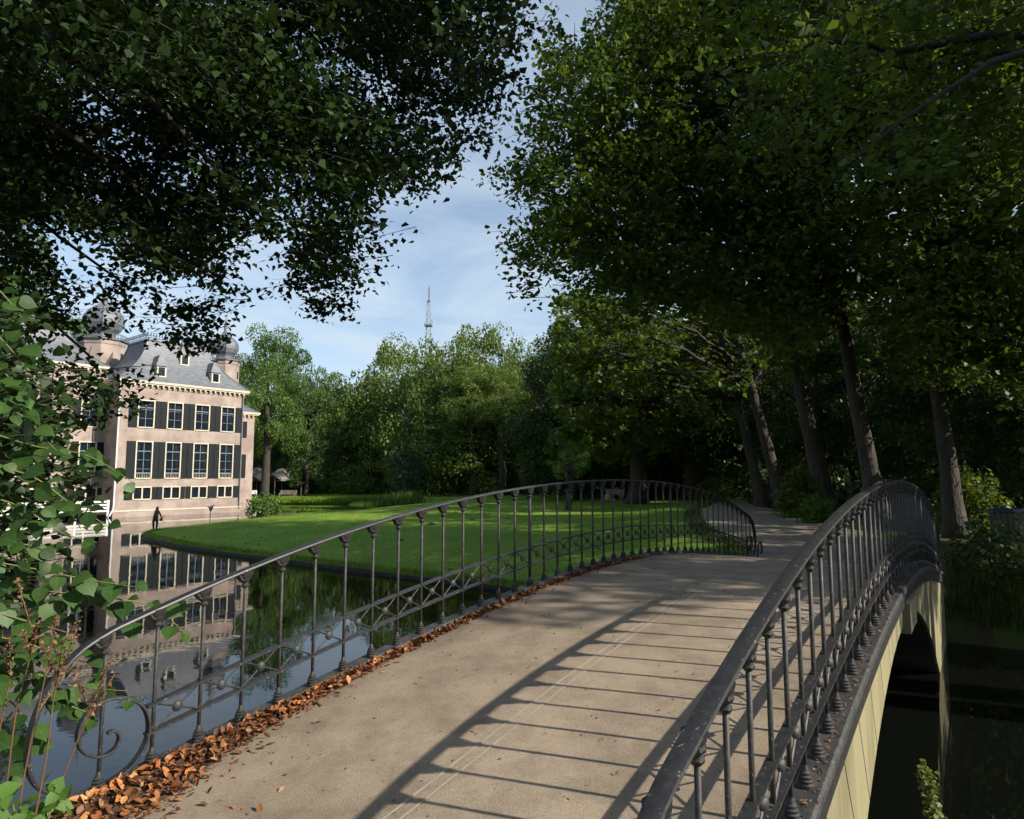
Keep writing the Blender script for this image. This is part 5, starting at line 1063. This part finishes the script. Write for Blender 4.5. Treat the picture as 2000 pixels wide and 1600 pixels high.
def sprout_mat(k, c):
    m = bpy.data.materials.new('shoot_leaf_%d' % k); m.use_nodes = True; t = m.node_tree; b_ = t.nodes['Principled BSDF']; out = t.nodes['Material Output']
    tcn = t.nodes.new('ShaderNodeTexCoord'); mp = t.nodes.new('ShaderNodeMapping'); mp.inputs['Scale'].default_value = (1, 1, 1); t.links.new(tcn.outputs['Object'], mp.inputs[0])
    sx = t.nodes.new('ShaderNodeSeparateXYZ'); t.links.new(mp.outputs[0], sx.inputs[0])
    ab = t.nodes.new('ShaderNodeMath'); ab.operation = 'ABSOLUTE'; t.links.new(sx.outputs[1], ab.inputs[0])
    m1 = t.nodes.new('ShaderNodeMath'); m1.operation = 'MULTIPLY_ADD'; m1.inputs[1].default_value = -.75; t.links.new(ab.outputs[0], m1.inputs[0]); t.links.new(sx.outputs[0], m1.inputs[2])
    m2 = t.nodes.new('ShaderNodeMath'); m2.operation = 'MULTIPLY'; m2.inputs[1].default_value = 36; t.links.new(m1.outputs[0], m2.inputs[0])
    sn = t.nodes.new('ShaderNodeMath'); sn.operation = 'SINE'; t.links.new(m2.outputs[0], sn.inputs[0])
    pw = t.nodes.new('ShaderNodeMapRange'); pw.inputs[1].default_value = .86; pw.inputs[2].default_value = 1; t.links.new(sn.outputs[0], pw.inputs[0])
    md = t.nodes.new('ShaderNodeMapRange'); md.inputs[1].default_value = .03; md.inputs[2].default_value = .012; t.links.new(ab.outputs[0], md.inputs[0])
    mxx = t.nodes.new('ShaderNodeMath'); mxx.operation = 'MAXIMUM'; t.links.new(pw.outputs[0], mxx.inputs[0]); t.links.new(md.outputs[0], mxx.inputs[1])
    nz_ = t.nodes.new('ShaderNodeTexNoise'); nz_.inputs['Scale'].default_value = 3.5; t.links.new(tcn.outputs['Object'], nz_.inputs['Vector'])
    rp_ = t.nodes.new('ShaderNodeValToRGB'); rp_.color_ramp.elements[0].position = .3; rp_.color_ramp.elements[1].position = .7; rp_.color_ramp.elements[0].color = (*[v*.8 for v in c], 1); rp_.color_ramp.elements[1].color = (*[v*1.15 for v in c], 1); t.links.new(nz_.outputs[0], rp_.inputs[0])
    mi = t.nodes.new('ShaderNodeMix'); mi.data_type = 'RGBA'; mi.inputs['B'].default_value = (*[min(1, v*1.55+.02) for v in c], 1)
    sc_ = t.nodes.new('ShaderNodeMath'); sc_.operation = 'MULTIPLY'; sc_.inputs[1].default_value = .5; t.links.new(mxx.outputs[0], sc_.inputs[0]); t.links.new(sc_.outputs[0], mi.inputs['Factor']); t.links.new(rp_.outputs[0], mi.inputs['A'])
    t.links.new(mi.outputs['Result'], b_.inputs['Base Color']); b_.inputs['Roughness'].default_value = .5; b_.inputs['Specular IOR Level'].default_value = .35
    tr = t.nodes.new('ShaderNodeBsdfTranslucent'); t.links.new(mi.outputs['Result'], tr.inputs[0]); ms = t.nodes.new('ShaderNodeMixShader'); ms.inputs[0].default_value = .35
    t.links.new(b_.outputs[0], ms.inputs[1]); t.links.new(tr.outputs[0], ms.inputs[2]); t.links.new(ms.outputs[0], out.inputs[0]); return m
LMESH = []
for k in range(8):
    me = leaf_mesh(k); me.materials.append(sprout_mat(k, [(.048, .105, .018), (.036, .084, .014), (.062, .122, .026), (.028, .066, .012)][k % 4])); LMESH.append(me)
BR = [  # photo path of each shoot and its distance from the eye
    ([(-90, 520), (-10, 560), (50, 630)], 1.75), ([(-90, 600), (0, 660), (80, 760)], 2.0), ([(-90, 690), (10, 730), (70, 830)], 2.2), ([(-60, 770), (40, 810), (110, 880)], 2.1),
    ([(-60, 830), (60, 870), (170, 890), (265, 945)], 2.25), ([(-60, 900), (60, 930), (140, 985), (215, 1030)], 2.05), ([(-60, 960), (40, 990), (120, 1040), (190, 1060)], 2.2), ([(-60, 1040), (30, 1060), (110, 1075)], 1.9),
    ([(-60, 1090), (60, 1110), (160, 1130), (285, 1150)], 2.1), ([(-60, 1120), (60, 1150), (150, 1160), (250, 1165)], 2.25), ([(-60, 1180), (40, 1210), (130, 1235)], 2.0), ([(140, 1150), (230, 1170), (300, 1185), (365, 1240)], 2.3),
    ([(-60, 1230), (60, 1260), (150, 1290), (240, 1300)], 2.2), ([(-60, 1290), (50, 1310), (140, 1340), (250, 1350)], 2.35), ([(-60, 1340), (20, 1370), (60, 1430)], 1.8), ([(-60, 1420), (10, 1440), (50, 1520)], 1.8), ([(60, 1330), (120, 1370), (190, 1400)], 2.4)]
for bi, (pp, d) in enumerate(BR):
    P = np.array([px(x, y, d*1.25+1.55+.10*k) for k, (x, y) in enumerate(pp)]); P = catmull(P, 8); base = P[0]
    pos = ['topmost', 'second from top', 'third from top', 'fourth from top', 'long arching, before the wing windows,', 'sixth from top', 'seventh from top', 'eighth from top', 'dense level', 'level lower', 'eleventh from top', 'far-reaching, across the railing,', 'thirteenth from top', 'drooping, behind the scroll,', 'fifteenth from top', 'lowest', 'short, just above the scroll,'][bi]
    sh = thing('linden_shoot', '%s linden shoot with heart-shaped leaves at the left edge' % pos, 'branch', tuple(base)); Q = P-base
    b = MB(); b.tube(Q, np.linspace(.007, .0024, len(Q)), 5); b.build('stem', M['stem'], sh, True)
    L = np.r_[0, np.cumsum(np.linalg.norm(np.diff(Q, axis=0), axis=1))]; s = .03; k = 0
    while s < L[-1]+.001:
        q = np.array([np.interp(s, L, Q[:, c]) for c in range(3)]); side = 1 if k % 2 else -1
        for rep in range(2 if (rng.random() < .5 and s < L[-1]*.75) else 1):
            o = put('leaf', LMESH[rng.integers(0, 8)], None, sh); sz = rng.uniform(.070, .132)*(1 if s < L[-1]*.85 else .75)
            nrm = np.array([rng.normal(.2, .5), -abs(rng.normal(.65, .4)), abs(rng.normal(.7, .45))]); nrm /= np.linalg.norm(nrm)
            dirv = np.array([side*.45+.45, rng.normal(-.1, .35), -.45+rng.normal(0, .3)]); dirv -= nrm*(dirv@nrm); dirv /= np.linalg.norm(dirv); yv = np.cross(nrm, dirv)
            st_ = q+dirv*.02+rng.normal(0, .022, 3)*(1+rep*2)
            Mx = Matrix(((dirv[0]*sz, yv[0]*sz, nrm[0]*sz, st_[0]), (dirv[1]*sz, yv[1]*sz, nrm[1]*sz, st_[1]), (dirv[2]*sz, yv[2]*sz, nrm[2]*sz, st_[2]), (0, 0, 0, 1))); o.matrix_basis = Mx
        s += rng.uniform(.055, .095); k += 1
# small-leaved mass behind the shoots
PP = region([(-500, 560), (60, 600), (90, 760), (120, 880), (200, 930), (110, 1000), (60, 1080), (90, 1180), (60, 1300), (-500, 1350)], 5.0, 7.2, 520, rng, -.5, 1.4)
hd = thing('linden_thicket', 'shaded linden thicket behind the sunlit shoots at the left edge', 'shrub', (-6.2, 4.6, 1.0)); P, D, Ln = sprays(PP, 13, rng, .36, .5, .3)
crown(hd, P-np.array(hd.location), .095, rng, LINDEN, 'linden', .35, .4, (PP-np.array(hd.location), D, Ln, .004)); b = MB()
for e in PP[::14]: e = e-np.array(hd.location); b.tube(bez(np.array([rng.normal(0, .3), rng.normal(0, .3), -.1]), np.array([e[0]*.3, e[1]*.3, e[2]*.8]), e, 7), np.linspace(.014, .004, 7), 4)
b.build('stems', M['limb'], hd, True)
# dry seeding weeds and greens in the bottom left corner
for k, (pp, d) in enumerate((([(5, 1620), (30, 1400), (60, 1280), (75, 1215)], 1.75), ([(60, 1640), (90, 1480), (110, 1340), (150, 1230)], 1.7), ([(30, 1640), (50, 1500), (95, 1290), (110, 1200)], 1.9), ([(-20, 1600), (-5, 1450), (20, 1320), (15, 1240)], 1.8), ([(80, 1640), (130, 1500), (170, 1400), (215, 1290)], 1.85))):
    P = catmull([px(x, y, d) for x, y in pp], 8); base = P[0]; t = thing('dry_weed', ['leftmost upright', 'central forked', 'tallest rust-brown', 'edge-cropped', 'right-leaning'][k]+' dried weed stalk with seeds, bottom left', 'weed', tuple(base)); Q = P-base
    b = MB(); b.tube(Q, np.linspace(.0028, .001, len(Q)), 5); tips_ = [Q[-8:]]
    for j in range(2):
        i = rng.integers(8, len(Q)-4); e = Q[i]+np.array([rng.normal(0, .06), rng.normal(0, .04), rng.uniform(.06, .14)]); br_ = bez(Q[i], (Q[i]+e)/2+np.array([0, 0, -.01]), e, 7); b.tube(br_, np.linspace(.002, .001, 7), 4); tips_.append(br_[2:])
    b.build('stalk', M['dryweed'], t, True); pts = np.concatenate(tips_); pts = np.repeat(pts, 7, 0)+rng.normal(0, .004, (len(pts)*7, 3)); V, Fc = leaves(pts, .009, rng, LINDEN, .2, .3); stuff(put('seeds', npmesh('seeds', V, Fc), M['dryweed'], t))
def herb(label, pp, d, m, n, size, sp, name='nettle', seeds=True):
    P = catmull([px(x, y, d) for x, y in pp], 8); base = P[0]; t = thing(name, label, 'weed', tuple(base)); Q = P-base; b = MB(); b.tube(Q, np.linspace(.0035, .001, len(Q)), 5); b.build('stalk', M['stem'], t, True)
    i = rng.integers(2, len(Q), n); q = Q[i]+rng.normal(0, sp, (n, 3)); V, Fc = leaves(q, size, rng, LINDEN, .4, .5); put('foliage', npmesh('foliage', V, Fc), M[m], t)
herb('seeding nettle tip poking up at the bottom right before the arch', [(1850, 1720), (1835, 1640), (1818, 1560), (1806, 1505)], 1.35, 'yellowish', 900, .008, .0065)
herb('fresh green weed at the foot of the scroll, bottom left', [(95, 1660), (95, 1600), (105, 1560), (110, 1535)], 1.8, 'bright', 40, .035, .02, 'green_weed')
herb('low green weed in the bottom left corner', [(40, 1680), (35, 1630), (30, 1595), (25, 1570)], 1.6, 'bright', 36, .035, .025, 'green_weed')
